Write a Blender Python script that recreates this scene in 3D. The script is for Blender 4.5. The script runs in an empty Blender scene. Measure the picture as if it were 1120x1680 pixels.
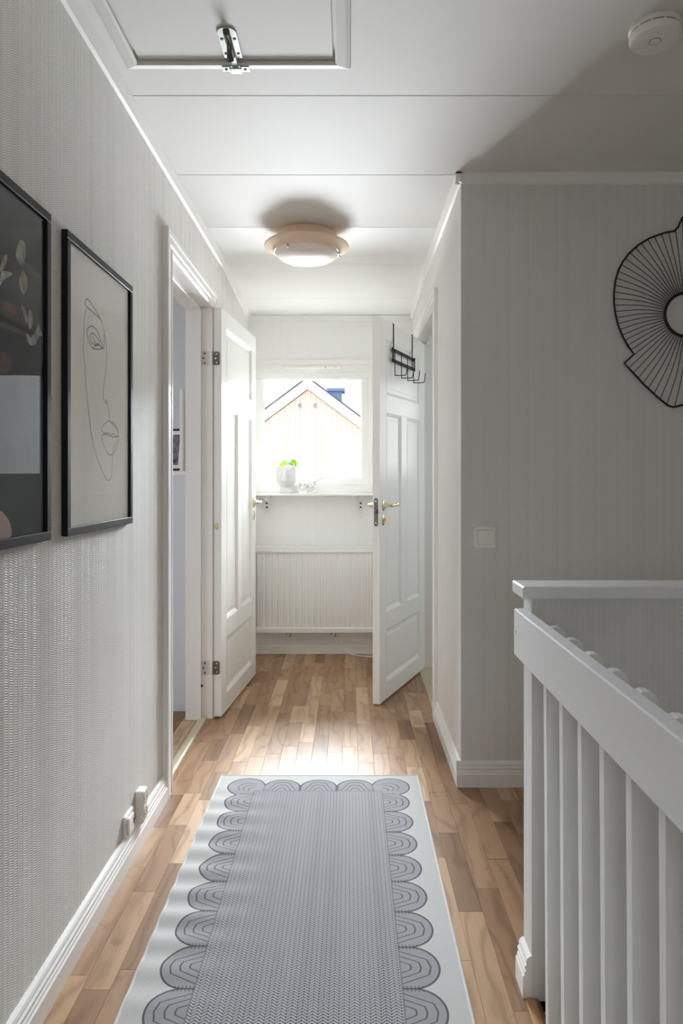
import bpy, bmesh, math, random
from mathutils import Vector, Matrix
R = random.Random(7)
scene = bpy.context.scene
COL = scene.collection
PI = math.pi

# ------------------------------------------------------------------ camera, sky, sun, exposure
cam_d = bpy.data.cameras.new('camera')
cam = bpy.data.objects.new('camera', cam_d); COL.objects.link(cam)
cam.location = (0, 0, 1.2); cam.rotation_euler = (PI/2, 0, 0)
cam_d.sensor_fit = 'VERTICAL'; cam_d.sensor_height = 36; cam_d.sensor_width = 24; cam_d.lens = 24
cam_d.shift_x = -13/1680; cam_d.shift_y = -55/1680
cam_d.clip_start = 0.02; cam_d.clip_end = 200
scene.camera = cam

world = bpy.data.worlds.new('sky'); scene.world = world; world.use_nodes = True
bg = world.node_tree.nodes['Background']
bg.inputs['Color'].default_value = (0.93, 0.965, 1.0, 1)
bg.inputs['Strength'].default_value = 1.3

sun_d = bpy.data.lights.new('sun', 'SUN'); sun_d.energy = 1.3; sun_d.angle = 0.009; sun_d.color = (1, .95, .86)
sun = bpy.data.objects.new('sun', sun_d); COL.objects.link(sun)
sun.rotation_euler = Vector((.63, .15, -.90)).to_track_quat('-Z', 'Y').to_euler()

def fill_light(name, loc, direction, sx, sy, power, color=(1, .985, .96)):  # added area lamps that brighten the interior beyond what the sky gives
    d = bpy.data.lights.new(name, 'AREA'); d.shape = 'RECTANGLE'; d.size = sx; d.size_y = sy; d.energy = power; d.color = color
    o = bpy.data.objects.new(name, d); COL.objects.link(o); o.location = loc
    o.rotation_euler = Vector(direction).to_track_quat('-Z', 'Z').to_euler()
    return o
DAY = (.93, .97, 1.0)
fill_light('back_fill', (-.05, -2.15, 1.5), (-.1, 1, .1), .8, .8, 3.8, DAY)  # added fill lamp behind the camera, lifts the landing
fill_light('bedroom_fill', (-3.1, 2.1, 1.5), (1, 0, -.05), 1.7, 1.2, 12, DAY)  # added fill lamp at the unseen bedroom opening
fill_light('bathroom_fill', (2.15, 3.75, 1.5), (-1, 0, -.05), .8, 1.0, 5, DAY)  # added fill lamp at the unseen bathroom side opening
fill_light('end_upper_fill', (-.3, 9.0, 3.8), (0, -1, -.4), 3.4, 2.6, 3400, DAY)  # added fill panel outdoors, above the sight line through the end window
fill_light('end_lower_fill', (-.3, 9.0, .40), (0, -1, .2), 3.4, 1.1, 1020, DAY)  # added fill panel outdoors, below the sight line, brightens the ceiling

vs = scene.view_settings
vs.view_transform = 'Standard'; vs.look = 'None'; vs.gamma = 1; vs.use_curve_mapping = False
vs.exposure = 0.80
scene.cycles.max_bounces = 16; scene.cycles.diffuse_bounces = 10; scene.cycles.glossy_bounces = 6
scene.cycles.transmission_bounces = 8; scene.cycles.transparent_max_bounces = 12
scene.cycles.caustics_reflective = False; scene.cycles.caustics_refractive = False
scene.cycles.sample_clamp_indirect = 8

# ------------------------------------------------------------------ material helpers
def lin(c):
    c = c/255
    return c/12.92 if c <= .04045 else ((c+.055)/1.055)**2.4
def rgb(r, g, b): return (lin(r), lin(g), lin(b), 1)

class E:
    """a socket with arithmetic"""
    def __init__(s, nt, sock): s.nt = nt; s.k = sock
    def op(s, o, b=None, c=None):
        n = s.nt.nodes.new('ShaderNodeMath'); n.operation = o
        for i, v in enumerate((s, b, c)):
            if v is None: continue
            if isinstance(v, E): s.nt.links.new(v.k, n.inputs[i])
            else: n.inputs[i].default_value = v
        return E(s.nt, n.outputs[0])
    def __add__(s, b): return s.op('ADD', b)
    __radd__ = __add__
    def __sub__(s, b): return s.op('SUBTRACT', b)
    def __rsub__(s, b): return (s*-1)+b
    def __mul__(s, b): return s.op('MULTIPLY', b)
    __rmul__ = __mul__
    def __truediv__(s, b): return s.op('DIVIDE', b)
    def __neg__(s): return s*-1
    def abs(s): return s.op('ABSOLUTE')
    def sin(s): return s.op('SINE')
    def fract(s): return s.op('FRACT')
    def floor(s): return s.op('FLOOR')
    def sqrt(s): return s.op('SQRT')
    def max(s, b): return s.op('MAXIMUM', b)
    def min(s, b): return s.op('MINIMUM', b)
    def lt(s, b): return s.op('LESS_THAN', b)
    def gt(s, b): return s.op('GREATER_THAN', b)
    def pow(s, b): return s.op('POWER', b)
    def band(s, c, w): return (s-c).abs().lt(w)
    def clamp(s): return s.max(0).min(1)

class Mat:
    def __init__(s, name, color=(.8, .8, .8, 1), rough=.5, metal=0, spec=.5):
        s.m = bpy.data.materials.new(name); s.m.use_nodes = True; s.nt = s.m.node_tree
        s.b = s.nt.nodes['Principled BSDF']
        s.b.inputs['Base Color'].default_value = color; s.b.inputs['Roughness'].default_value = rough
        s.b.inputs['Metallic'].default_value = metal; s.b.inputs['Specular IOR Level'].default_value = spec
    def new(s, t): return s.nt.nodes.new(t)
    def coords(s, kind='Object'):
        t = s.new('ShaderNodeTexCoord'); x = s.new('ShaderNodeSeparateXYZ'); s.nt.links.new(t.outputs[kind], x.inputs[0])
        return tuple(E(s.nt, x.outputs[i]) for i in range(3))
    def vec(s, x, y, z):
        c = s.new('ShaderNodeCombineXYZ')
        for i, v in enumerate((x, y, z)):
            if isinstance(v, E): s.nt.links.new(v.k, c.inputs[i])
            else: c.inputs[i].default_value = v
        return c.outputs[0]
    def noise(s, vec, scale=5, detail=2, rough=.5, dist=0):
        n = s.new('ShaderNodeTexNoise'); n.inputs['Scale'].default_value = scale; n.inputs['Detail'].default_value = detail
        n.inputs['Roughness'].default_value = rough; n.inputs['Distortion'].default_value = dist
        s.nt.links.new(vec, n.inputs['Vector']); return E(s.nt, n.outputs['Fac'])
    def white1(s, w):
        n = s.new('ShaderNodeTexWhiteNoise'); n.noise_dimensions = '1D'; s.nt.links.new(w.k, n.inputs['W'])
        return E(s.nt, n.outputs['Value'])
    def random(s):
        n = s.new('ShaderNodeObjectInfo'); return E(s.nt, n.outputs['Random'])
    def attr(s, name):
        n = s.new('ShaderNodeAttribute'); n.attribute_name = name; return E(s.nt, n.outputs['Fac'])
    def mix(s, f, a, b):
        n = s.new('ShaderNodeMix'); n.data_type = 'RGBA'
        for i, v in ((0, f), (6, a), (7, b)):
            if isinstance(v, E): s.nt.links.new(v.k, n.inputs[i])
            elif hasattr(v, 'is_linked'): s.nt.links.new(v, n.inputs[i])
            else: n.inputs[i].default_value = v
        return n.outputs[2]
    def ramp(s, f, stops):
        n = s.new('ShaderNodeValToRGB'); s.nt.links.new(f.k, n.inputs[0])
        el = n.color_ramp.elements
        while len(el) < len(stops): el.new(.5)
        for e, (p, c) in zip(el, stops): e.position = p; e.color = c
        return n.outputs[0]
    def color(s, sock): s.nt.links.new(sock, s.b.inputs['Base Color'])
    def rough(s, e): s.nt.links.new(e.k, s.b.inputs['Roughness'])
    def bump(s, h, strength=.3, dist=.001):
        n = s.new('ShaderNodeBump'); n.inputs['Strength'].default_value = strength; n.inputs['Distance'].default_value = dist
        s.nt.links.new(h.k, n.inputs['Height']); s.nt.links.new(n.outputs[0], s.b.inputs['Normal'])

def wallpaper(name, ca, cb, contrast, bump, colw=.0145, pitch=.0042):
    m = Mat(name, rough=.55, spec=.35)
    x, y, z = m.coords(); u = x+y
    ci = (u/colw).floor(); f = (u/colw).fract()
    chev = (f-.5).abs()*1.5
    ph = z/pitch + chev + m.white1(ci)
    st = (ph*(2*PI)).sin()
    edge = (f-.5).abs().gt(.44)
    tone = m.white1(ci*1.7+3.3)
    wide = m.noise(m.vec(u, 0.0, z*.02), 24, 2)
    fine = m.noise(m.vec(u*6, 0.0, z), 120, 2)
    t = ((st*.5+.5)-.5)*1.5*(tone*.35+.65)*contrast + .41*contrast + (wide-.5)*.5*contrast + tone*.22*contrast + .12*contrast + (fine-.5)*contrast*.6 - edge*.35*contrast + .5 - .62*contrast
    m.color(m.mix(t.clamp(), cb, ca))
    m.bump(st*(tone*.8+.2)*.5 - edge*.5 + fine*.4, bump, .0012)
    return m.m

def painted(name, c, rough=.35, spec=.5, grain=0.0, metal=0):
    m = Mat(name, c, rough, metal, spec)
    if grain:
        x, y, z = m.coords()
        n = m.noise(m.vec(x, y, z), 260, 2)
        m.bump(n, grain, .0008)
    return m.m

def brushed(name, c, axis):
    m = Mat(name, c, .45, 0, .4)
    x, y, z = m.coords()
    n = m.noise(m.vec(x*90, y*90, z*2) if axis == 'z' else m.vec(x*90, y*2, z*90), 3, 3)
    d = tuple(v*.93 for v in c[:3])+(1,)
    m.color(m.mix(n, d, c)); m.bump(n, .12, .0006)
    return m.m

M = {}
M['paper_left'] = wallpaper('wallpaper_braided', rgb(252, 250, 246), rgb(194, 189, 183), 1.0, .9, .021, .0052)
M['paper_calm'] = wallpaper('wallpaper_braided_calm', rgb(233, 232, 229), rgb(207, 205, 201), .9, .5, .0125, .0046)
M['paper_end'] = wallpaper('wallpaper_end_wall', rgb(240, 240, 238), rgb(228, 228, 226), .5, .15, .0125, .0046)
M['ceiling_old'] = painted('ceiling_old_white', rgb(222, 220, 216), .7, .25, .25)
M['ceiling_new'] = painted('ceiling_fresh_white', rgb(234, 234, 232), .6, .3, .15)
M['white'] = painted('white_gloss_paint', rgb(236, 235, 232), .28, .5)
M['white_satin'] = painted('white_satin_paint', rgb(232, 231, 227), .45, .4)
M['door_paint'] = painted('door_white_paint', rgb(234, 233, 229), .3, .5)
M['trim_paint'] = painted('trim_white_paint', rgb(233, 231, 227), .32, .5)
M['rail_paint'] = brushed('rail_white_paint', rgb(238, 239, 240), 'y')
M['baluster_paint'] = brushed('baluster_white_paint', rgb(236, 236, 234), 'z')
M['hinge_paint'] = painted('worn_hinge_paint', rgb(204, 201, 195), .4, .5)
M['plastic'] = painted('white_plastic', rgb(238, 236, 230), .35, .5)
M['plastic_grey'] = painted('dark_slot', rgb(60, 60, 58), .6)
M['steel'] = painted('zinc_steel', rgb(205, 212, 210), .25, .5, 0, 1)
M['steel_dark'] = painted('dull_steel', rgb(112, 106, 98), .42, .5, 0, 1)
M['screw'] = painted('dark_screw', rgb(45, 42, 40), .5, .5, 0, .6)
M['brass'] = painted('brass', rgb(226, 208, 172), .25, .5, 0, 1)
M['black'] = painted('black_frame', rgb(22, 22, 25), .45, .25, .1)
M['wire'] = painted('black_wire', rgb(24, 24, 26), .45, .4)
M['bedroom'] = painted('bedroom_blue_grey', rgb(208, 212, 219), .7, .2, .1)
M['bath'] = painted('bathroom_pale_blue', rgb(214, 226, 230), .5, .3)
M['beige_metal'] = painted('beige_lamp_metal', rgb(232, 206, 182), .32, .5)
M['frost'] = painted('frosted_lamp_glass', rgb(236, 228, 220), .22, .6)
M['sill_wood'] = painted('threshold_paint', rgb(190, 178, 152), .35, .5)
M['ground'] = painted('pale_gravel', rgb(176, 172, 164), .9, .1)
M['siding'] = painted('yellow_siding', rgb(238, 234, 220), .8, .1)
M['absorber_red'] = painted('dark_red_absorber', rgb(92, 40, 32), .9, .1)  # dark so the fill panels' light does not bounce to the neighbour
M['barge'] = painted('white_bargeboard', rgb(240, 241, 243), .6, .2)
M['roof'] = painted('roof_sheet', rgb(84, 96, 116), .6, .3)
M['chimney'] = painted('chimney_blue_sheet', rgb(124, 150, 184), .5, .3)
M['pot'] = painted('matt_white_ceramic', rgb(218, 218, 216), .6, .3)
M['soil'] = painted('soil', rgb(70, 55, 42), .9, .1)
M['cable'] = painted('white_cable', rgb(236, 230, 222), .4)
M['label'] = painted('printed_label', rgb(214, 190, 182), .6)
M['shade_grey'] = painted('vent_grey', rgb(190, 196, 200), .6)

def mat_oak():
    m = Mat('oak_parquet', rough=.3, spec=.32)
    x, y, z = m.coords()
    r = m.random() + m.attr('tone')
    r = r.fract()
    ox = x + r*37.0; oy = y + r*11.0
    warp = m.noise(m.vec(ox*5, oy*1.4, r*9), 1.6, 2)
    rings = ((ox*26 + warp*7.5)*1.0)
    g = (rings*(2*PI)*.55).sin()*.5+.5
    fib = m.noise(m.vec(ox*220, oy*6, 0.0), 1.2, 3, .6)
    knot = m.noise(m.vec(ox*11, oy*7, r*5), 1.7, 3)
    base = m.ramp((r*7.31).fract(), [(0, rgb(124, 93, 66)), (.2, rgb(148, 115, 86)), (.5, rgb(161, 128, 98)), (.8, rgb(174, 142, 110)), (1, rgb(198, 170, 140))])
    dark = m.mix(1.0, base, base); 
    n = m.new('ShaderNodeMix'); n.data_type = 'RGBA'; n.blend_type = 'MULTIPLY'; n.inputs[0].default_value = 1
    m.nt.links.new(base, n.inputs[6]); n.inputs[7].default_value = (.50, .42, .36, 1)
    dk = n.outputs[2]
    f = (g.pow(4)*.52 + (fib-.45)*.8 + (knot-.64).max(0)*5.0).clamp()
    m.color(m.mix(f, base, dk))
    m.rough(fib*.14+.27)
    m.bump(fib*.5+g*.3, .06, .0006)
    return m.m
M['oak'] = mat_oak()
M['oak_gap'] = painted('floor_joint', rgb(92, 66, 46), .8, .1)
M['oak_edge'] = painted('oak_edge_strip', rgb(178, 134, 96), .35, .4)

RX0, RX1, RY1, RY0 = -.512, .272, 2.741, .20      # rug outline
def mat_rug():
    m = Mat('woven_rug', rough=.9, spec=.1)
    x, y, z = m.coords()
    cx, hw = -.119, .243; y1 = 2.605; y0 = RY0+.136; p = .1415
    a = (x-cx).abs()-hw
    b = (y-(y1+y0)/2).abs()-(y1-y0)/2
    dx = (x-cx).abs()
    def lobes(e, s):                      # s: coordinate along the edge in lobe pitches, centre at integers
        w = ((s+.5).fract()-.5).abs()*p
        return w, e
    ss = (b+.09)/p
    st_ = (x-cx)/p
    def parts(e, s):
        w, e = lobes(e, s)
        c0, r = .0245, .0735
        D = (w*w + (e-c0).max(0)*(e-c0).max(0)).sqrt()
        area = D.lt(r)*e.gt(0)
        line = D.band(r-.0025, .0025)*e.gt(0)
        D2 = (w+e*.45).max(e*.75+w*.2)
        inner = D2.band(.020, .0016) .max(D2.band(.038, .0016)).max(D2.band(.056, .0016))*e.gt(0)
        dots = w.gt(.062)*((e*110).fract().lt(.5))*e.gt(0)*e.lt(.05)
        return area, line, inner.max(dots*.7)
    side = b.lt(-.02); top = dx.lt(1.5*p)
    A1, L1, I1 = parts(a, ss); A2, L2, I2 = parts(b, st_)
    ca = a-.036; cb = b-.036
    Dc = (ca*ca+cb*cb).sqrt()
    Ac = Dc.lt(.0735)*(a.max(b).gt(0)); Lc = Dc.band(.071, .0025)*(a.max(b).gt(.02))
    ed = (a+b)*.7071; wd = ((a-b)*.7071).abs()
    D2 = (wd+ed*.45).max(ed*.75+wd*.2)
    Ic = D2.band(.022, .0016).max(D2.band(.040, .0016)).max(D2.band(.058, .0016))*Ac*a.gt(0)*b.gt(0)
    A1 = A1*side; A2 = A2*top
    area = A1.max(A2).max(Ac)
    line = (L1*side*(1-Ac)).max(L2*top*(1-Ac)).max(Lc*(1-A1)*(1-A2))
    inner = (I1*side).max(I2*top).max(Ic)
    field = a.lt(0)*b.lt(0)
    fedge = (a.band(0, .0018)*b.lt(.0)).max(b.band(0, .0018)*a.lt(0))
    # weave
    cw = .0235; f = (x/cw).fract(); ci = (x/cw).floor()
    ph = y/.0085 + ((f-.5).abs()*2.2)
    s = ((ph*2*PI).sin()*.5+.5)
    spine = (f-.5).abs().gt(.45).max((f-.5).abs().lt(.05))
    tone = m.white1(ci+.5)
    yarn = m.noise(m.vec(x*1.6, y, 0.0), 300, 2, .8)
    yarn = ((yarn-.5)*1.7+.5).clamp()
    chev = (s*(.75) + yarn*.5 + tone*.08 - spine*.22 - .02).clamp()
    grid = (((x+y)/.0046).fract().lt(.42))
    fieldc = m.mix(chev, rgb(56, 55, 57), rgb(170, 168, 171))
    lobec = m.mix((yarn*.8+grid*.28-.05).clamp(), rgb(104, 102, 105), rgb(172, 170, 173))
    groundc = m.mix((yarn*.9-grid*.32+.25).clamp(), rgb(138, 137, 135), rgb(200, 199, 196))
    c = m.mix(area, groundc, lobec)
    c = m.mix(inner*area*.8, c, rgb(72, 71, 73))
    c = m.mix(line*.9, c, rgb(74, 73, 75))
    c = m.mix(field, c, fieldc)
    c = m.mix(fedge*.7, c, rgb(104, 103, 106))
    m.color(c)
    m.bump(field*s*.8 + yarn*.5 - line*.4 - inner*.3, .5, .0015)
    return m.m
M['rug'] = mat_rug()
M['rug_binding'] = painted('rug_binding', rgb(196, 196, 194), .9, .1, .6)

def mat_pane(name, tint=(1, 1, 1, 1), gloss=.06, rough=0.0):
    m = bpy.data.materials.new(name); m.use_nodes = True; nt = m.node_tree; nt.nodes.clear()
    o = nt.nodes.new('ShaderNodeOutputMaterial'); t = nt.nodes.new('ShaderNodeBsdfTransparent'); g = nt.nodes.new('ShaderNodeBsdfGlossy')
    t.inputs[0].default_value = tint; g.inputs['Roughness'].default_value = rough
    fr = nt.nodes.new('ShaderNodeLayerWeight'); fr.inputs['Blend'].default_value = .5
    fac = E(nt, fr.outputs['Facing']).pow(5)*.5+.02
    mx = nt.nodes.new('ShaderNodeMixShader')
    nt.links.new(fac.k, mx.inputs[0]); nt.links.new(t.outputs[0], mx.inputs[1]); nt.links.new(g.outputs[0], mx.inputs[2])
    nt.links.new(mx.outputs[0], o.inputs[0]); return m
M['pane'] = mat_pane('window_pane', (.97, .985, 1, 1))
M['picture_glass'] = mat_pane('picture_glass')

def mat_frosted():
    m = Mat('pebbled_glass', (.96, .97, .97, 1), .35)
    x, y, z = m.coords()
    n = m.noise(m.vec(x, y, z), 55, 2)
    m.bump(n, 1.0, .01)
    m.b.inputs['Transmission Weight'].default_value = 1.0; m.b.inputs['IOR'].default_value = 1.2
    return m.m
M['frosted'] = mat_frosted()
def mat_clear():
    m = Mat('clear_glass', (.97, .98, .98, 1), .03)
    m.b.inputs['Transmission Weight'].default_value = 1.0; m.b.inputs['IOR'].default_value = 1.45
    return m.m
M['clear'] = mat_clear()
def mat_leaf():
    m = Mat('round_leaf', rgb(120, 190, 40), .4)
    x, y, z = m.coords(); r = m.random()
    m.color(m.mix(r, rgb(92, 150, 70), rgb(168, 226, 48)))
    m.b.inputs['Subsurface Weight'].default_value = 0
    return m.m
M['leaf'] = mat_leaf()
def mat_print(name, a, b, scale):
    m = Mat(name, rough=.8, spec=.1)
    x, y, z = m.coords()
    n = m.noise(m.vec(x, y, z), scale, 3)
    m.color(m.mix(((n-.35)*2.2).clamp(), a, b)); return m.m
M['paper'] = mat_print('art_paper', rgb(246, 243, 238), rgb(250, 247, 242), 8)
M['ink'] = painted('grey_ink', rgb(140, 142, 144), .8, .1)
M['dark_print'] = mat_print('dark_floral_print', rgb(24, 25, 28), rgb(62, 68, 74), 5)
M['petal'] = mat_print('petal_print', rgb(120, 118, 110), rgb(196, 192, 182), 40)
M['rust'] = mat_print('rust_print', rgb(74, 42, 36), rgb(120, 74, 62), 30)
M['blush'] = mat_print('blush_print', rgb(168, 138, 128), rgb(206, 180, 170), 10)
M['photo'] = mat_print('small_photo_print', rgb(40, 42, 50), rgb(168, 166, 172), 26)
M['soft_white'] = painted('photo_mat', rgb(232, 232, 230), .8, .1)

# ------------------------------------------------------------------ mesh helpers
class MB:
    def __init__(s): s.v = []; s.f = []
    def add(s, vs, fs):
        o = len(s.v); s.v += [tuple(v) for v in vs]; s.f += [tuple(i+o for i in f) for f in fs]; return s
    def box(s, x0, x1, y0, y1, z0, z1):
        return s.add([(x0, y0, z0), (x1, y0, z0), (x1, y1, z0), (x0, y1, z0), (x0, y0, z1), (x1, y0, z1), (x1, y1, z1), (x0, y1, z1)],
                     [(3, 2, 1, 0), (4, 5, 6, 7), (0, 1, 5, 4), (1, 2, 6, 5), (2, 3, 7, 6), (3, 0, 4, 7)])
    def sweep(s, rings, closed=True, caps=True, loop=False):
        n = len(rings[0]); vs = [v for r in rings for v in r]; fs = []
        m = len(rings)
        for i in range(m if loop else m-1):
            j = (i+1) % m
            for k in range(n if closed else n-1):
                l = (k+1) % n
                fs.append((i*n+k, i*n+l, j*n+l, j*n+k))
        if caps and not loop:
            fs.append(tuple(range(n-1, -1, -1))); fs.append(tuple((m-1)*n+k for k in range(n)))
        return s.add(vs, fs)
    def prism(s, prof, fn, a, b):           # profile pts (p,q) placed by fn(p,q,t) between t=a and t=b
        return s.sweep([[fn(p, q, t) for p, q in prof] for t in (a, b)])
    def tube(s, path, r, n=8, loop=False):
        P = [Vector(p) for p in path]; rings = []
        m = len(P); up = None
        for i, p in enumerate(P):
            if loop: t = P[(i+1) % m]-P[i-1]
            else: t = P[min(i+1, m-1)]-P[max(i-1, 0)]
            t.normalize()
            if up is None:
                up = Vector((0, 0, 1)) if abs(t.z) < .9 else Vector((0, 1, 0))
            u = t.cross(up)
            if u.length < 1e-6: u = t.orthogonal()
            u.normalize(); up = u.cross(t); w = up
            rr = r[i] if isinstance(r, (list, tuple)) else r
            rings.append([p+(u*math.cos(2*PI*k/n)+w*math.sin(2*PI*k/n))*rr for k in range(n)])
        return s.sweep(rings, loop=loop)
    def lathe(s, prof, n=32, mtx=None):     # (r,z) profile about z
        rings = [[Vector((r*math.cos(2*PI*k/n), r*math.sin(2*PI*k/n), z)) for k in range(n)] for r, z in prof]
        if mtx: rings = [[mtx @ v for v in r] for r in rings]
        return s.sweep(rings)
    def flat(s, pts, fn, t):                # thin polygon plate
        return s.sweep([[fn(p, q, 0) for p, q in pts], [fn(p, q, t) for p, q in pts]])
    def mesh(s, name, bevel=0, seg=1, smooth=False, merge=True):
        me = bpy.data.meshes.new(name); me.from_pydata(s.v, [], s.f)
        bm = bmesh.new(); bm.from_mesh(me)
        bmesh.ops.recalc_face_normals(bm, faces=bm.faces)
        if bevel:
            ed = [e for e in bm.edges if len(e.link_faces) == 2 and e.calc_face_angle(0) > .5]
            bmesh.ops.bevel(bm, geom=ed, offset=bevel, segments=seg, affect='EDGES', profile=.5, clamp_overlap=True)
        bm.to_mesh(me); bm.free()
        if smooth:
            me.polygons.foreach_set('use_smooth', [True]*len(me.polygons))
            try: me.set_sharp_from_angle(angle=.7)
            except Exception: pass
        return me

LOC = {}
def link(name, me, mat, parent=None):
    o = bpy.data.objects.new(name, me); COL.objects.link(o)
    if mat is not None and not me.materials: me.materials.append(M[mat] if isinstance(mat, str) else mat)
    if parent is not None:
        o.parent = parent
        if not parent.get('_local', 0):
            L = LOC.get(parent.name)
            if L is not None: o.matrix_parent_inverse = Matrix.Translation(-L)
    return o
def part(mb, name, mat, parent=None, bevel=0, smooth=False, seg=1, label=None):
    o = link(name, mb.mesh(name, bevel, seg, smooth), mat, parent)
    if label: o['label'] = label
    return o
def tag(o, label, cat, group=None, kind=None):
    o['label'] = label; o['category'] = cat
    if group: o['group'] = group
    if kind: o['kind'] = kind
    return o
LOCALS = set()
def thing(name, label, cat, loc, rotz=None, group=None, kind=None):
    """an Empty at the base; with rotz given its parts are modelled in local coordinates"""
    o = bpy.data.objects.new(name, None); COL.objects.link(o); o.location = loc; o.empty_display_size = .05
    if rotz is not None: o.rotation_euler = (0, 0, rotz)
    else: LOC[o.name] = Vector(loc)
    return tag(o, label, cat, group, kind)
def struct(name, mb, mat, label, cat, bevel=0):
    return tag(part(mb, name, mat, None, bevel), label, cat, None, 'structure')
def smooth_path(pts, n=6, closed=False):
    out = []; P = [Vector(p) for p in pts]; m = len(P)
    rng = range(m) if closed else range(m-1)
    for i in rng:
        p0 = P[i-1] if (closed or i > 0) else P[0]; p1 = P[i]; p2 = P[(i+1) % m]; p3 = P[(i+2) % m] if (closed or i+2 < m) else P[-1]
        for k in range(n):
            t = k/n
            out.append(.5*((2*p1)+(p2-p0)*t+(2*p0-5*p1+4*p2-p3)*t*t+(3*p1-p0-3*p2+p3)*t**3))
    if not closed: out.append(P[-1])
    return out

# ------------------------------------------------------------------ room shell
XL, XR, YR, YE, C = -.695, .436, 2.67, 4.69, 2.39
XW, YB = 1.75, -2.2
HWX, HWY0, HWY1 = .42, 1.575, 1.645          # half wall at the stairwell
LD0, LD1 = 2.63, 3.42                        # bedroom door opening
RD0, RD1 = 3.46, 4.305                       # bathroom door opening
DH = 2.065
def ceil_z(y): return C if y < 3.786 else C-(y-3.786)/(YE-3.786)*.072

# wall_left with the bedroom doorway
mb = MB().box(-.80, XL, YB, LD0, 0, 2.42).box(-.80, XL, LD0, LD1, DH, 2.42).box(-.80, XL, LD1, YE, 0, 2.42)
struct('wall_left', mb, 'paper_left', 'corridor wall with braided grey wallpaper behind the two framed pictures', 'wall')
mb = MB().box(XR, .54, YR+.1, RD0, 0, 2.42).box(XR, .54, RD0, RD1, DH, 2.42).box(XR, .54, RD1, YE, 0, 2.42)
mb.box(XR, XW, YR, YR+.1, 0, 2.42)
struct('wall_right', mb, 'paper_calm', 'pale wallpapered wall corner with the light switch and wire ornament', 'wall')
# gable wall with two windows
W1 = (-.665, .148, 1.125, 1.945); W2 = (.73, 1.33, 1.20, 1.95)
mb = MB()
xs = [-3.4, W1[0], W1[1], W2[0], W2[1], 3.2]
for i in range(5):
    if i == 1: mb.box(xs[i], xs[i+1], YE, YE+.24, -3, W1[2]).box(xs[i], xs[i+1], YE, YE+.24, W1[3], 2.6)
    elif i == 3: mb.box(xs[i], xs[i+1], YE, YE+.24, -3, W2[2]).box(xs[i], xs[i+1], YE, YE+.24, W2[3], 2.6)
    else: mb.box(xs[i], xs[i+1], YE, YE+.24, -3, 2.6)
struct('wall_end', mb, 'paper_end', 'short end wall around the window and radiator', 'wall')
struct('wall_bounce_absorber', MB().box(-6, xs[1]-.02, YE+.24, YE+.27, -3, 4).box(xs[2]+.02, xs[3]-.02, YE+.24, YE+.27, -3, 4).box(xs[4]+.02, 6, YE+.24, YE+.27, -3, 4).box(xs[1]-.02, xs[2]+.02, YE+.24, YE+.27, -3, W1[2]-.02).box(xs[1]-.02, xs[2]+.02, YE+.24, YE+.27, W1[3]+.02, 4).box(xs[3]-.02, xs[4]+.02, YE+.24, YE+.27, -3, W2[2]-.02).box(xs[3]-.02, xs[4]+.02, YE+.24, YE+.27, W2[3]+.02, 4), 'absorber_red', 'added unseen dark red skin on the gable that soaks up light', 'wall')  # added unseen skin, keeps fill light from bouncing onto the neighbour's gable
# stairwell and the back of the landing (behind the viewer)
mb = MB().box(XW, XW+.12, YB, YR+.1, -2.7, 2.42)
struct('wall_stairwell', mb, 'paper_calm', 'wallpapered wall beyond the stairwell', 'wall')
mb = MB().box(-.8, -.45, YB-.12, YB, 0, 2.42).box(.35, XW+.12, YB-.12, YB, -2.7, 2.42).box(-.45, .35, YB-.12, YB, 0, 1.1).box(-.45, .35, YB-.12, YB, 1.9, 2.42)
struct('wall_back', mb, 'paper_calm', 'wallpapered back wall of the landing with a window opening', 'wall')
mb = MB().box(HWX+.03, HWX+.06, YB, HWY0, -2.7, -.03).box(HWX+.03, XW, HWY0, HWY0+.03, -2.7, -.03).box(HWX, XW, YB, 1.6, -2.75, -2.7)
struct('wall_shaft', mb, 'paper_calm', 'lower walls of the stair shaft under the railing', 'wall')
# half wall
hw = thing('wall_half', 'half-height wallpapered wall with a white wooden cap at the stairwell', 'wall', (HWX, 1.61, 0), kind='structure')
part(MB().box(HWX, XW, HWY0, HWY1, -.02, .924), 'wall_body', 'paper_calm', hw)
part(MB().box(.3956, XW, 1.556, 1.66, .924, .953), 'wooden_cap', 'rail_paint', hw, .003)

# floors
fl = tag(part(MB().box(-.8, HWX+.02, YB, YE, -.2, -.006).box(HWX+.02, XW, HWY0, YR, -.2, -.006).box(.43, 2.2, YR+.1, YE, -.2, -.006).box(-3.2, -.8, .4, 3.6, -.2, -.006), 'floor', 'oak_gap'),
         'oak parquet strip floor of the landing', 'floor', None, 'structure')
PW = .0665
plank_meshes = {}
def plank_mesh(L):
    k = round(L, 2)
    if k not in plank_meshes:
        me = MB().box(-PW/2+.0002, PW/2-.0002, -k/2+.0002, k/2-.0002, -.006, 0).mesh('plank', .0005)
        me.materials.append(M['oak']); plank_meshes[k] = me
    return plank_meshes[k], k
stuff = MB(); stuff_tone = []
def lay(x0, x1, y0, y1, single=True):
    n = int(math.ceil((x1-x0)/PW-1e-4))
    for i in range(n):
        x = x0+(i+.5)*PW; y = y0-R.uniform(0, .25)
        while y < y1:
            L = R.choice([.24, .30, .34, .38, .42, .46, .52])
            e = min(y+L, y1); s = max(y, y0); k = e-s
            if e > s+.02:
                if single:
                    me, kk = plank_mesh(max(.02, k)); o = bpy.data.objects.new('plank', me); COL.objects.link(o)
                    o.location = (x, s+k/2, 0); o.parent = fl
                else:
                    stuff.box(x-PW/2+.0003, x+PW/2-.0003, s+.0003, e-.0003, -.006, 0); stuff_tone.extend([R.random()]*8)
            y += L
lay(XL, XL+17*PW, 1.05, YE-.003)
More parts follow.
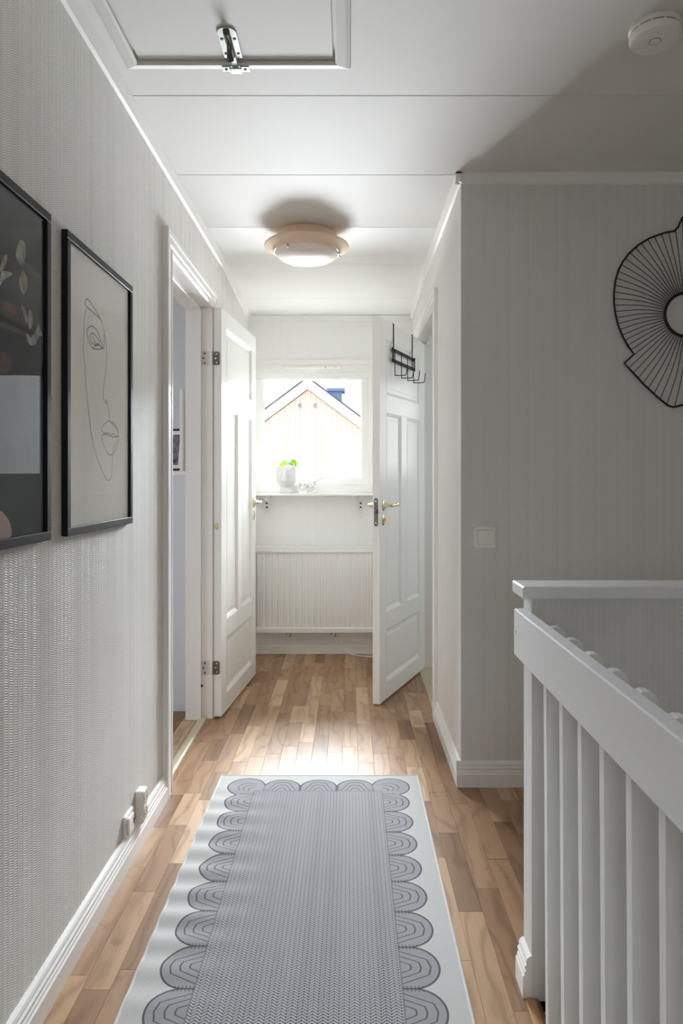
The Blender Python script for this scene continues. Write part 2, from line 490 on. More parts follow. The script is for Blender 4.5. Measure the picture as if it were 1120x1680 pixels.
lay(XL+17*PW, .95, HWY1, YR-.003)
lay(XL-8*PW, XL, LD0-.1, 3.52)
lay(XL, XL+17*PW, YB, 1.05, False)
lay(XL+25*PW, 1.74, HWY1, YR-.003, False)
lay(XL-36*PW, XL-8*PW, .5, 3.52, False)
lay(.56, 2.15, YR+.12, YE-.01, False)
so = part(stuff, 'plank_rest', 'oak', fl); so['kind'] = 'stuff'
at = so.data.attributes.new('tone', 'FLOAT', 'POINT')
if len(at.data) == len(stuff_tone): at.data.foreach_set('value', stuff_tone)

# ceiling: slab plus panels
mb = MB().box(-3.4, 3.2, YB-.2, 3.786, C+.012, C+.1)
mb.add([(-3.4, 3.786, C+.012), (3.2, 3.786, C+.012), (3.2, YE+.02, C-.06), (-3.4, YE+.02, C-.06), (-3.4, 3.786, C+.1), (3.2, 3.786, C+.1), (3.2, YE+.02, C+.1), (-3.4, YE+.02, C+.1)],
       [(3, 2, 1, 0), (4, 5, 6, 7), (0, 1, 5, 4), (1, 2, 6, 5), (2, 3, 7, 6), (3, 0, 4, 7)])
ce = tag(part(mb, 'ceiling', 'ceiling_old'), 'white panelled ceiling with fine joints across the corridor', 'ceiling', None, 'structure')
joints = [YB, -1.76, -1.2, -.65, -.094, .46, 1.014, 1.568, 2.122, 2.676, 3.235, 3.786, 4.34, YE]
for a, b in zip(joints[:-1], joints[1:]):
    x1 = XW if b < 2.7 else XR
    g = .0012
    za, zb = ceil_z(a), ceil_z(b)
    v = [(XL, a+g, za), (x1, a+g, za), (x1, b-g, zb), (XL, b-g, zb)]
    p_ = MB().add(v+[(x, y, z+.01) for x, y, z in v], [(3, 2, 1, 0), (4, 5, 6, 7), (0, 1, 5, 4), (1, 2, 6, 5), (2, 3, 7, 6), (3, 0, 4, 7)])
    part(p_, 'ceiling_panel', 'ceiling_new' if a > 3.2 else 'ceiling_old', ce, .0015)

# bedroom behind the open doorway
mb = MB().box(-3.3, -3.2, .3, 1.2, 0, 2.42).box(-3.3, -3.2, 3.0, 4.2, 0, 2.42).box(-3.3, -3.2, 1.2, 3.0, 0, .9).box(-3.3, -3.2, 1.2, 3.0, 2.1, 2.42)
mb.box(-3.3, -.8, .3, .4, 0, 2.42).box(-3.3, -.8, 4.1, 4.2, 0, 2.42)
struct('wall_bedroom', mb, 'bedroom', 'blue-grey bedroom wall seen through the open doorway', 'wall')
kw = thing('wall_knee', 'low white boxed-in wall with a ledge inside the bedroom', 'wall', (-1.9, 3.7, 0), kind='structure')
part(MB().box(-3.2, -.8, 3.52, 4.1, 0, 1.215), 'wall_body', 'bedroom', kw)
part(MB().box(-3.2, -.8, 3.51, 4.1, 1.215, 1.238), 'ledge_board', 'white_satin', kw, .002)
nb = thing('niche_panel', 'short upright white panel with sloping top on the bedroom ledge', 'panel', (-.89, 3.75, 1.238))
part(MB().sweep([[(x, 3.56, 1.238), (x, 3.98, 1.238), (x, 3.98, 1.53), (x, 3.60, 1.665), (x, 3.56, 1.665)] for x in (-.880, -.862)]), 'panel_board', 'white_satin', nb, .002)
part(MB().box(-.882, -.866, 3.548, 3.56, 1.238, 1.663), 'front_edging', 'trim_paint', nb, .001)
# leaning photo frame on the ledge
pf = thing('photo_frame', 'small black photo frame tilted on the bedroom ledge against the panel', 'photo frame', (-.945, 3.68, 1.2385), rotz=0)
pf.rotation_euler = (math.radians(-8), 0, math.radians(-12))
def rectframe(x0, x1, z0, z1, w, y0, y1):
    return MB().box(x0, x1, y0, y1, z0, z0+w).box(x0, x1, y0, y1, z1-w, z1).box(x0, x0+w, y0, y1, z0+w, z1-w).box(x1-w, x1, y0, y1, z0+w, z1-w)
part(rectframe(-.10, .05, .004, .232, .010, -.012, .006), 'frame', 'black', pf, .001)
part(MB().box(-.09, .04, -.002, .002, .014, .222), 'mat_board', 'soft_white', pf)
part(MB().box(-.072, .022, -.0035, -.0025, .034, .200), 'photo_print', 'photo', pf)

# bathroom shell (beyond the half-open door)
mb = MB().box(.54, 2.3, YR+.1, YR+.16, 0, 2.42).box(2.2, 2.3, YR+.1, 3.3, 0, 2.42).box(2.2, 2.3, 4.2, YE, 0, 2.42).box(2.2, 2.3, 3.3, 4.2, 0, .95).box(2.2, 2.3, 3.3, 4.2, 2.1, 2.42)
struct('wall_bathroom', mb, 'bath', 'pale blue bathroom wall in the gap behind the door', 'wall')
w2 = thing('window_2', 'bathroom window with pebbled glass mirrored in the dark picture', 'window', (1.03, 4.72, 1.2), kind='structure')
part(rectframe(W2[0], W2[1], W2[2], W2[3], .035, YE+.02, YE+.08), 'frame', 'white', w2, .002)
part(MB().box(W2[0]+.035, W2[1]-.035, YE+.045, YE+.051, W2[2]+.035, W2[3]-.035), 'pane', 'frosted', w2)

# ------------------------------------------------------------------ trims
BASE = [(0, 0), (.020, 0), (.020, .050), (.0165, .054), (.0165, .060), (.0125, .064), (.0155, .070), (.0155, .074), (.011, .079), (.0125, .085), (.0095, .092), (.004, .097), (0, .097)]
def base_x(mb, x, sgn, y0, y1): return mb.prism(BASE, lambda p, q, t: (x+sgn*p, t, q), y0, y1)
def base_y(mb, y, x0, x1): return mb.prism(BASE, lambda p, q, t: (t, y-p, q), x0, x1)
def base(name, mb, label):
    o = struct(name, mb, 'trim_paint', label, 'baseboard'); return o
base('baseboard_left', base_x(MB(), XL, 1, YB, LD0-.088), 'moulded white baseboard running under the two framed pictures')
base('baseboard_left_end', base_x(MB(), XL, 1, LD1+.09, YE-.02), 'white baseboard behind the wide-open bedroom door')
base('baseboard_right', base_x(MB(), XR, -1, YR-.0, RD0-.09), 'short white baseboard between the wall corner and bathroom door')
base('baseboard_return', base_y(MB(), YR, XR-.02, XW), 'white baseboard below the light switch')
base('baseboard_end', base_y(MB(), YE, XL+.02, XR), 'white baseboard under the radiator')
base('baseboard_half_wall', base_x(MB(), HWX, -1, HWY0, HWY1), 'stub of moulded baseboard on the half wall end')
base('baseboard_right_end', base_x(MB(), XR, -1, RD1+.09, YE-.02), 'white baseboard stub between bathroom door and end wall')

CROWN = [(0, 0), (.022, 0), (.022, -.006), (.010, -.036), (0, -.040)]
def crown(name, pts, label):
    """pts: list of (origin, inward normal) pairs along the run"""
    rings = [[(o[0]+n[0]*p, o[1]+n[1]*p, o[2]+q) for p, q in CROWN] for o, n in pts]
    struct(name, MB().sweep(rings), 'trim_paint', label, 'moulding')
crown('trim_1', [((XL, YB, C), (1, 0)), ((XL, 3.786, C), (1, 0)), ((XL, YE, ceil_z(YE)), (1, 0))], 'thin white ceiling moulding above the framed pictures')
crown('trim_2', [((XR, YR-.022, C), (-1, 0)), ((XR, 3.786, C), (-1, 0)), ((XR, YE, ceil_z(YE)), (-1, 0))], 'thin white ceiling moulding above the bathroom door')
crown('trim_3', [((XR-.022, YR, C), (0, -1)), ((XW, YR, C), (0, -1))], 'white ceiling moulding above the wire ornament')
crown('trim_4', [((XL, YE, ceil_z(YE)), (0, -1)), ((XR, YE, ceil_z(YE)), (0, -1))], 'white ceiling moulding above the end window')

# door casings: profile (across width from opening outward, proud of wall)
CAS = [(0, 0), (0, .012), (.006, .017), (.016, .017), (.020, .013), (.030, .013), (.034, .017), (.060, .017), (.066, .021), (.084, .021), (.088, .017), (.088, 0)]
def casing(mb, x, sgn, y0, y1, h):
    rings = []
    for (sy, sz, yy, zz) in ((-1, 0, y0, 0), (-1, 1, y0, h), (1, 1, y1, h), (1, 0, y1, 0)):
        rings.append([(x+sgn*q, yy+sy*p, zz+(p if sz else 0)) for p, q in CAS])
    return mb.sweep(rings)
t5 = thing('trim_5', 'white moulded frame around the bedroom doorway', 'door frame', (XL, 3.0, 0), kind='structure')
part(casing(MB(), XL, 1, LD0, LD1, DH-.01), 'casing', 'trim_paint', t5)
part(MB().box(-.815, XL+.012, LD1-.012, LD1+.003, 0, DH-.012), 'hinge_jamb', 'trim_paint', t5, .001)
part(MB().box(-.815, XL+.012, LD0-.003, LD0+.012, 0, DH-.012), 'latch_jamb', 'trim_paint', t5, .001)
part(MB().box(-.815, XL+.012, LD0-.003, LD1+.003, DH-.012, DH+.002), 'head_jamb', 'trim_paint', t5, .001)
part(MB().box(-.815, -.742, LD1-.026, LD1-.012, 0, DH-.012), 'door_stop', 'trim_paint', t5, .001)
part(MB().box(-.815, -.742, LD0+.012, LD0+.026, 0, DH-.012), 'door_stop', 'trim_paint', t5, .001)
part(MB().box(-.815, -.742, LD0+.026, LD1-.026, DH-.026, DH-.012), 'door_stop', 'trim_paint', t5, .001)
part(MB().box(-.800, -.7385, LD1-.028, LD1-.026, .0, DH-.03), 'sealing_strip', 'soft_white', t5)
part(MB().prism([(-.752, 0), (-.712, 0), (-.714, .005), (-.722, .009), (-.742, .009), (-.752, .004)], lambda p, q, t: (p, t, q), LD0+.012, LD1-.012), 'threshold', 'sill_wood', t5)
t6 = thing('trim_6', 'white moulded frame around the bathroom doorway', 'door frame', (XR, 3.9, 0), kind='structure')
part(casing(MB(), XR, -1, RD0, RD1, DH-.01), 'casing', 'trim_paint', t6)
part(MB().box(XR-.012, .555, RD1-.012, RD1+.003, 0, DH-.012), 'hinge_jamb', 'trim_paint', t6, .001)
part(MB().box(XR-.012, .555, RD0-.003, RD0+.012, 0, DH-.012), 'latch_jamb', 'trim_paint', t6, .001)
part(MB().box(XR-.012, .555, RD0-.003, RD1+.003, DH-.012, DH+.002), 'head_jamb', 'trim_paint', t6, .001)
part(MB().box(.482, .555, RD0+.012, RD0+.026, 0, DH-.012), 'door_stop', 'trim_paint', t6, .001)
part(MB().box(.482, .555, RD0+.026, RD1-.012, DH-.026, DH-.012), 'door_stop', 'trim_paint', t6, .001)
part(MB().prism([(.43, 0), (.555, 0), (.555, .006), (.53, .014), (.46, .014), (.434, .006)], lambda p, q, t: (p, t, q), RD0+.012, RD1-.012), 'threshold', 'sill_wood', t6)
# edge strip of the floor along the stairwell
struct('trim_7', MB().box(.404, .428, YB, HWY0-.004, -.04, .005), 'oak_edge', 'oak nosing strip along the stairwell edge below the balusters', 'nosing', .003)

# ------------------------------------------------------------------ window at the end
w1 = thing('window_1', 'square white window overlooking the yellow gable', 'window', (-.258, YE, 1.1), kind='structure')
yf = YE-.012
part(MB().box(-.70+.012, .22, YE-.016, YE, 1.985-.005, 2.018), 'architrave', 'trim_paint', w1, .002)
part(MB().box(.148, .215, YE-.014, YE, 1.105, 1.98), 'architrave', 'trim_paint', w1, .002)
part(MB().box(-.69, -.665, YE-.014, YE, 1.105, 1.98), 'architrave', 'trim_paint', w1, .002)
part(MB().box(-.665, .148, YE-.012, YE, 1.935, 1.98), 'head_board', 'trim_paint', w1, .001)
fo = (-.665, .148, 1.105, 1.945)
part(MB().box(fo[0], fo[1], YE-.006, YE+.1, 1.105, 1.155).box(fo[0], fo[1], YE-.006, YE+.1, 1.932, 1.945).box(fo[0], -.645, YE-.006, YE+.1, 1.155, 1.932).box(.132, fo[1], YE-.006, YE+.1, 1.155, 1.932), 'frame', 'white', w1, .0015)
sash = part(rectframe(-.645, .132, 1.155, 1.932, .050, YE+.002, YE+.052), 'sash', 'white', w1, .003)
# glazing bead and pane
part(rectframe(-.595, .082, 1.205, 1.882, .006, YE+.010, YE+.03), 'glazing_bead', 'white_satin', sash, .0015)
part(MB().box(-.597, .084, YE+.028, YE+.032, 1.203, 1.884), 'pane', 'pane', w1)
# trickle vent with its slider
vent = part(MB().box(-.455, -.055, YE-.020, YE-.012, 1.948, 1.972), 'vent_strip', 'plastic', w1, .004)
part(MB().box(-.17, -.16, YE-.024, YE-.020, 1.953, 1.967), 'vent_slider', 'shade_grey', vent, .001)
part(MB().box(-.095, -.09, YE-.024, YE-.020, 1.953, 1.967), 'vent_slider', 'shade_grey', vent, .001)
hk = part(MB().tube(smooth_path([(-.262, YE-.004, 1.915), (-.262, YE-.018, 1.912), (-.262, YE-.022, 1.898), (-.262, YE-.012, 1.892)], 4), .0035, 8), 'sash_hook', 'plastic', w1, smooth=True)
hd = part(MB().box(-.262, -.225, YE-.016, YE+.003, 1.163, 1.185), 'handle_base', 'plastic', w1, .003)
part(MB().tube(smooth_path([(-.243, YE-.016, 1.175), (-.24, YE-.035, 1.178), (-.215, YE-.042, 1.19), (-.185, YE-.043, 1.202), (-.145, YE-.043, 1.204), (-.105, YE-.043, 1.203)], 5), [.009]*10+[.0075]*10+[.006]*6, 10), 'handle_lever', 'plastic', hd, smooth=True)

# shelf below the window
sh = thing('window_shelf', 'narrow white shelf with two brackets beneath the window', 'shelf', (-.14, YE, 1.08))
part(MB().box(-.675, .372, 4.552, YE-.0005, 1.0845, 1.1025), 'shelf_board', 'white', sh, .002)
BR = [(0, 0), (.100, 0), (.100, -.020), (.085, -.022), (.085, -.034), (.070, -.038), (.045, -.062), (.030, -.095), (.028, -.112), (.020, -.118), (.020, -.150), (0, -.150)]
for bx in (-.562, .076):
    b = part(MB().prism(BR, lambda p, q, t: (t, YE-p, 1.084+q), bx-.014, bx+.014), 'bracket', 'white_satin', sh, .0015)
    for hz, px in ((.052, .056), (.080, .038)):
        mt = Matrix.Translation((bx, YE-px-.001, 1.084-hz)) @ Matrix.Rotation(PI/2, 4, 'X')
        part(MB().lathe([(.0001, .004), (.006, .004), (.0065, 0), (.0065, -.006)], 12, mt), 'screw', 'screw', b)

# plant pot with a face
px0, py0, pz0 = -.427, 4.615, 1.1027
pot = thing('face_pot', 'matt white plant pot moulded with a sleeping face on the shelf', 'plant pot', (px0, py0, pz0))
prof = [(.046, 0), (.049, .004), (.048, .012), (.042, .026), (.041, .034), (.046, .044), (.057, .058), (.066, .078), (.0715, .105), (.0745, .135), (.0765, .160), (.077, .172), (.0765, .176), (.073, .176), (.0715, .171), (.070, .150), (.062, .13)]
def pot_r(z):
    for (r0, z0), (r1, z1) in zip(prof[:12], prof[1:13]):
        if z0 <= z <= z1 and z1 > z0: return r0+(r1-r0)*(z-z0)/(z1-z0)
    return .0765
N = 120; rings = []
zs = [i*.172/86 for i in range(87)]
def g(a, b, s): return math.exp(-((a-b)/s)**2)
def face(u, z):      # u: arc length from the front centre
    d = 0
    d += .011*g(u, 0, .0075+.004*max(0, (.115-z)/.03))*(1/(1+math.exp((z-.140)/.004)))*(1/(1+math.exp((.078-z)/.0025)))     # nose
    for sgn in (-1, 1):
        uu = sgn*u
        zb = .150+.008*math.cos((uu-.030)/.022*1.25) if .006 < uu < .056 else 9
        d += .0045*g(z, zb, .0028)                                 # brow ridge
        zl = .116-.007*(1-((uu-.030)/.019)**2) if .011 < uu < .049 else 9
        d += .0035*g(z, zl, .0022)                                 # closed lid
        d += .0035*g(uu, .030, .014)*g(z, .120, .011)              # eyeball
        d -= .0030*g(uu, .016, .007)*g(z, .125, .012)
        d += .0025*g(uu, .034, .013)*g(z, .086, .012)              # cheek
        d += .0035*g(uu, .006, .004)*g(z, .081, .003)
    d += .0048*g(u, 0, .011)*g(z, .069, .003) + .0048*g(u, 0, .009)*g(z, .061, .0032)
    d -= .0025*g(u, 0, .013)*g(z, .065, .0013)
    d += .003*g(u, 0, .012)*g(z, .047, .006)
    return d
for z in zs:
    r = pot_r(z); ring = []
    for k in range(N):
        th = 2*PI*k/N - PI/2; u = (th+PI/2 if th < PI/2 else th+PI/2-2*PI)*r
        rr = r+(face(u, z) if abs(u) < .09 else 0)*min(1, max(0, (.172-z)/.01))
        ring.append((px0+rr*math.cos(th), py0+rr*math.sin(th), pz0+z))
    rings.append(ring)
for r, z in prof[12:]:
    rings.append([(px0+r*math.cos(2*PI*k/N-PI/2), py0+r*math.sin(2*PI*k/N-PI/2), pz0+z) for k in range(N)])
part(MB().sweep(rings), 'pot_body', 'pot', pot, smooth=True)
part(MB().lathe([(.0001, .151), (.05, .153), (.0695, .149), (.0695, .145)], 28, Matrix.Translation((px0, py0, pz0))), 'soil_fill', 'soil', pot)
pl = thing('pilea_plant', 'small green plant with round leaves in the face pot', 'plant', (px0, py0, pz0+.15))
def leaf(c, r, nrm):
    c = Vector(c); nrm = Vector(nrm).normalized(); q = nrm.to_track_quat('Z', 'Y')
    vs = [c+q @ Vector((0, 0, -.003))]; n = 18
    for rr, dz in ((.55, -.0012), (1, .001)):
        for k in range(n):
            a = 2*PI*k/n
            vs.append(c+q @ Vector((r*rr*math.cos(a), r*rr*1.08*math.sin(a), dz+.0012*math.sin(3*a))))
    fs = [(0, 1+k, 1+(k+1) % n) for k in range(n)]+[(1+k, 1+n+k, 1+n+(k+1) % n, 1+(k+1) % n) for k in range(n)]
    m_ = len(vs); vs2 = [Vector(v)+nrm*-.0008 for v in vs]
    fs2 = [tuple(reversed([i+m_ for i in f])) for f in fs]
    rim = [(1+n+k, 1+n+(k+1) % n, m_+1+n+(k+1) % n, m_+1+n+k) for k in range(n)]
    return MB().add(vs+vs2, fs+fs2+rim)
for c, r, nr in (((-.066, -.03, .181), .021, (-.1, -.45, .9)), ((-.024, -.035, .188), .017, (-.1, -1, .35)), ((-.014, .01, .200), .020, (-.25, -.8, .5)),
                 ((.024, -.045, .190), .025, (.15, -.55, .8)), ((.050, .005, .202), .024, (.3, -.9, .25)), ((.062, -.03, .182), .016, (.6, -.5, .6)), ((0, .04, .19), .02, (0, .3, 1))):
    o = part(leaf((px0+c[0], py0+c[1], pz0+c[2]), r, nr), 'leaf', 'leaf', pl, smooth=True)
    part(MB().tube(smooth_path([(px0+c[0]*.2, py0+c[1]*.2, pz0+.150), (px0+c[0]*.6, py0+c[1]*.6, pz0+.172), (px0+c[0], py0+c[1], pz0+c[2]-.003)], 4), .0013, 6), 'stem', 'leaf', o, smooth=True)
# clear glass ball candle holders, fused pair
gh = thing('glass_holder', 'clear glass double-ball holder on the shelf beside the face pot', 'candle holder', (-.29, 4.60, pz0))
for dx in (-.026, .026):
    p_ = [(.0001, 0), (.018, 0), (.028, .008), (.0345, .024), (.0345, .036), (.030, .052), (.020, .064), (.016, .066), (.015, .060), (.0135, .034), (.0001, .030)]
    part(MB().lathe(p_, 32, Matrix.Translation((-.29+dx, 4.60+dx*.3, pz0+.0006))), 'glass_ball', 'clear', gh, smooth=True)

# radiator
rad = thing('radiator', 'white ribbed convector radiator below the shelf', 'radiator', (-.15, 4.62, .157))
rx0, rx1, ry = -.63, .345, 4.590
pitch = .0405; path = []
x = rx0+.012
while x < rx1-.012-pitch:
    path += [(x, ry), (x+.004, ry+.008), (x+.016, ry+.008), (x+.0205, ry), (x+pitch*.62, ry), (x+pitch*.66, ry+.004), (x+pitch*.80, ry+.004), (x+pitch*.84, ry)]
    x += pitch
path.append((x, ry))
mb = MB().sweep([[(a, b, .195) for a, b in path]+[(path[-1][0], ry+.02, .195), (path[0][0], ry+.02, .195)], [(a, b, .702) for a, b in path]+[(path[-1][0], ry+.02, .702), (path[0][0], ry+.02, .702)]])
part(mb, 'ribbed_front', 'white', rad)
part(MB().box(rx0, rx1, ry-.008, ry+.062, .700, .728).box(rx0, rx1, ry-.002, ry+.06, .728, .742), 'top_cover', 'white', rad, .004)
part(MB().box(rx0, rx1, ry-.008, ry+.03, .163, .197), 'bottom_rail', 'white', rad, .003)
part(MB().box(rx0+.006, rx1-.006, ry+.02, ry+.085, .172, .71), 'back_body', 'white_satin', rad, .003)
part(MB().box(-.615, -.52, ry-.0086, ry-.0079, .709, .712), 'warning_label', 'label', rad)
for bx in (-.409, -.107):
    b = part(MB().box(bx-.012, bx+.012, ry-.002, ry+.045, .150, .164), 'wall_clip', 'white_satin', rad, .002)
    for dx, dz in ((-.014, -.004), (.014, -.004), (.009, -.016)):
        mt = Matrix.Translation((bx+dx, ry-.001, .158+dz)) @ Matrix.Rotation(PI/2, 4, 'X')
        part(MB().lathe([(.0001, .004), (.004, .004), (.004, -.004)], 10, mt), 'screw', 'screw', b)
    part(MB().box(bx-.010, bx+.010, ry-.002, ry+.04, .742, .748), 'top_clip', 'white_satin', rad, .002)
cb = smooth_path([(-.070, ry+.03, .165), (-.072, ry+.03, .12), (-.066, ry+.032, .085), (-.04, ry+.03, .045), (.0, ry+.02, .018), (.06, ry+.01, .006), (.14, ry-.02, .0055), (.25, ry-.01, .0055), (.33, ry+.05, .0055)], 6)
tag(part(MB().tube(cb, .0034, 8), 'power_cable', 'cable', smooth=True), 'thin white cable curling from the radiator to the floor', 'cable')

# ------------------------------------------------------------------ doors
def raised_panel(mb, x0, x1, z0, z1, T):
    """nested loops on both faces of a recessed panel"""
    loops = [(0, T/2), (.004, T/2-.001), (.010, T/2-.006), (.013, T/2-.006), (.018, T/2-.012), (.034, T/2-.012), (.042, T/2-.0095)]
    for s in (-1, 1):
        rings = [[(x0+i, s*d, z0+i), (x1-i, s*d, z0+i), (x1-i, s*d, z1-i), (x0+i, s*d, z1-i)] for i, d in loops]
        n0 = len(mb.v); vs = [v for r in rings for v in r]; fs = []
        for i in range(len(rings)-1):
            for k in range(4):
                l = (k+1) % 4
                q = (i*4+k, i*4+l, (i+1)*4+l, (i+1)*4+k)
                fs.append(q)
        e = (len(rings)-1)*4
        fs.append((e, e+1, e+2, e+3))
        mb.add(vs, fs)
    return mb
def make_door(name, label, hinge, rotz, W, vis, H=2.045, z0=.010):
    T = .04; sw = .098
    d = thing(name, label, 'door', (hinge[0], hinge[1], z0), rotz=rotz, kind='structure')
    h = T/2
    def P(mb, n, **k): return part(mb, n, 'door_paint', d, **k)
    P(MB().box(0, sw, -h, h, 0, H), 'stile', bevel=.0012); P(MB().box(W-sw, W, -h, h, 0, H), 'stile', bevel=.0012)
    rails = [(0, .090), (.375, .468), (1.548, 1.645), (1.957, H)]
    for a, b in rails: P(MB().box(sw+.0002, W-sw-.0002, -h, h, a, b), 'rail', bevel=.0008)
    mx0, mx1 = W/2-.045, W/2+.045
    P(MB().box(mx0, mx1, -h, h, .4682, 1.5478), 'mullion', bevel=.0008)
    for (a, b, c, e) in ((sw, W-sw, .090, .375), (sw, mx0, .468, 1.548), (mx1, W-sw, .468, 1.548), (sw, W-sw, 1.645, 1.957)):
        mb = raised_panel(MB(), a, b, c, e, T)
        me = bpy.data.meshes.new('panel'); me.from_pydata(mb.v, [], mb.f); bm = bmesh.new(); bm.from_mesh(me)
        for f in bm.faces:                      # outward normals on each face of the leaf
            f.normal_update()
            if (f.normal.y > 0) != (f.calc_center_median().y > 0): f.normal_flip()
        bm.to_mesh(me); bm.free()
        link('panel', me, 'door_paint', d)
    # lever handles, escutcheons
    for s in (-1, 1):
        hx = W-.052; y = s*h
        rot = Matrix.Rotation(-s*PI/2, 4, 'X')
        def at(zz): return Matrix.Translation((hx, y, zz)) @ rot @ Matrix.Diagonal((.72, 1.25, 1, 1))
        ha = part(MB().lathe([(.0001, 0), (.024, 0), (.0245, .002), (.022, .0045), (.016, .006), (.014, .010), (.009, .014), (.008, .030), (.0001, .030)], 28, at(1.047)), 'handle', 'brass', d, smooth=True)
        yy = y+s*.045
        lp = [(hx, y+s*.012, 1.047), (hx, y+s*.030, 1.047), (hx-.002, yy-s*.006, 1.047), (hx-.010, yy, 1.047), (hx-.02, yy, 1.047), (hx-.026, yy, 1.047), (hx-.032, yy, 1.047), (hx-.045, yy, 1.047), (hx-.060, yy, 1.046), (hx-.066, yy, 1.046), (hx-.080, yy, 1.047), (hx-.098, yy-s*.002, 1.050), (hx-.108, yy-s*.003, 1.050), (hx-.115, yy-s*.003, 1.049)]
        part(MB().tube(lp, [.0065, .0065, .0075, .008, .0095, .0065, .0095, .0078, .0082, .0058, .0085, .0115, .010, .003], 12), 'lever', 'brass', ha, smooth=True)
        es = part(MB().lathe([(.0001, 0), (.0235, 0), (.024, .002), (.021, .0045), (.012, .0055), (.0001, .0055)], 28, at(.970)), 'escutcheon', 'brass', d, smooth=True)
        if name == 'door_2' and s == vis:
            part(MB().tube([(hx, y+s*.004, .970), (hx, y+s*.022, .970)], .006, 12), 'turn_stem', 'brass', es, smooth=True)
            part(MB().sweep([[(hx-.003, y+s*a, .970+b) for a, b in ((.020, -.008), (.036, -.021), (.042, -.021), (.038, 0), (.042, .021), (.036, .021), (.020, .008))], [(hx+.003, y+s*a, .970+b) for a, b in ((.020, -.008), (.036, -.021), (.042, -.021), (.038, 0), (.042, .021), (.036, .021), (.020, .008))]]), 'thumb_turn', 'brass', es, .001)
        else:
            part(MB().box(hx-.003, hx+.003, min(y, y+s*.0062), max(y, y+s*.0062), .958, .978), 'keyhole', 'screw', es)
    # lock plate on the free edge
    pts = [(.011*math.cos(a), .064+.011*math.sin(a)) for a in [PI*k/8 for k in range(9)]]+[(.011*math.cos(a), -.064+.011*math.sin(a)) for a in [PI+PI*k/8 for k in range(9)]]
    lp = part(MB().flat([(p, 1.012+q) for p, q in pts], lambda p, q, t: (W-.0005+t, p, q), .0022), 'lock_plate', 'steel_dark', d)
    part(MB().box(W, W+.010, -.006, .006, 1.006, 1.028), 'latch_bolt', 'steel_dark', lp, .002)
    for zz in (.955, 1.069):
        part(MB().lathe([(.0001, 0), (.004, 0), (.004, .0022), (.0001, .003)], 10, Matrix.Translation((W, 0, zz)) @ Matrix.Rotation(PI/2, 4, 'Y')), 'screw', 'steel', lp)
    return d
a1 = math.radians(84.6)
d1 = make_door('door_1', 'white panelled bedroom door folded wide open against the wall', (-.659, 3.412), a1, .745, -1)
d2 = make_door('door_2', 'white panelled bathroom door standing ajar with a hook rack over it', (.457, 4.308), math.radians(-114.1), .775, 1)
# brass disc on the hinge edge of the bedroom door
part(MB().lathe([(.0001, 0), (.015, 0), (.015, .0012), (.010, .0018), (.004, .0012), (.0001, .0018)], 24, Matrix.Translation((0, .0, .952)) @ Matrix.Rotation(-PI/2, 4, 'Y')), 'edge_bolt', 'brass', d1, label='small engraved brass disc')
# hinges on the bedroom door: jamb leaf, door leaf, knuckle
for hz in (1.800, .255):
    hg = thing('door_hinge', 'steel hinge high on the bedroom door frame' if hz > 1 else 'steel hinge low on the bedroom door frame', 'hinge', (-.695, 3.405, hz-.035), group='bedroom door hinges')
    def plate(x0, x1, y, zc, h):
        r = .008; pts = []
        for cx, cz, a0 in ((x1-r, zc+h/2-r, 0), (x0+r, zc+h/2-r, 90), (x0+r, zc-h/2+r, 180), (x1-r, zc-h/2+r, 270)):
            pts += [(cx+r*math.cos(math.radians(a0+k*22.5)), cz+r*math.sin(math.radians(a0+k*22.5))) for k in range(5)]
        return MB().flat(pts, lambda p, q, t: (p, y-t, q), .002)
    jl = part(plate(-.738, -.694, 3.4082, hz, .072), 'jamb_leaf', 'hinge_paint', hg, label='painted hinge leaf')
    for dx, dz in ((-.721, .024), (-.728, 0), (-.721, -.024)):
        part(MB().lathe([(.0001, 0), (.0042, 0), (.0042, .001), (.0001, .0015)], 12, Matrix.Translation((dx, 3.4060, hz+dz)) @ Matrix.Rotation(PI/2, 4, 'X')), 'screw', 'screw', jl)
    part(MB().lathe([(.0001, -.034), (.0055, -.034), (.006, -.032), (.006, .032), (.0055, .034), (.0001, .034)], 14, Matrix.Translation((-.689, 3.402, hz))), 'knuckle', 'white_satin', hg, smooth=True)
    dl = part(plate(-.682, -.648, 3.4095, hz, .066), 'door_leaf', 'steel_dark', hg, label='bare steel hinge leaf')
    for dx, dz in ((-.662, .022), (-.668, 0), (-.662, -.022)):
        part(MB().lathe([(.0001, 0), (.0038, 0), (.0038, .001), (.0001, .0015)], 12, Matrix.Translation((dx, 3.4073, hz+dz)) @ Matrix.Rotation(PI/2, 4, 'X')), 'screw', 'steel', dl)
part(MB().lathe([(.0001, 0), (.007, 0), (.007, .002), (.004, .003), (.0001, .002)], 14, Matrix.Translation((-.738, 3.4078, .165)) @ Matrix.Rotation(PI/2, 4, 'X')), 'screw_cap', 'screw', t5)

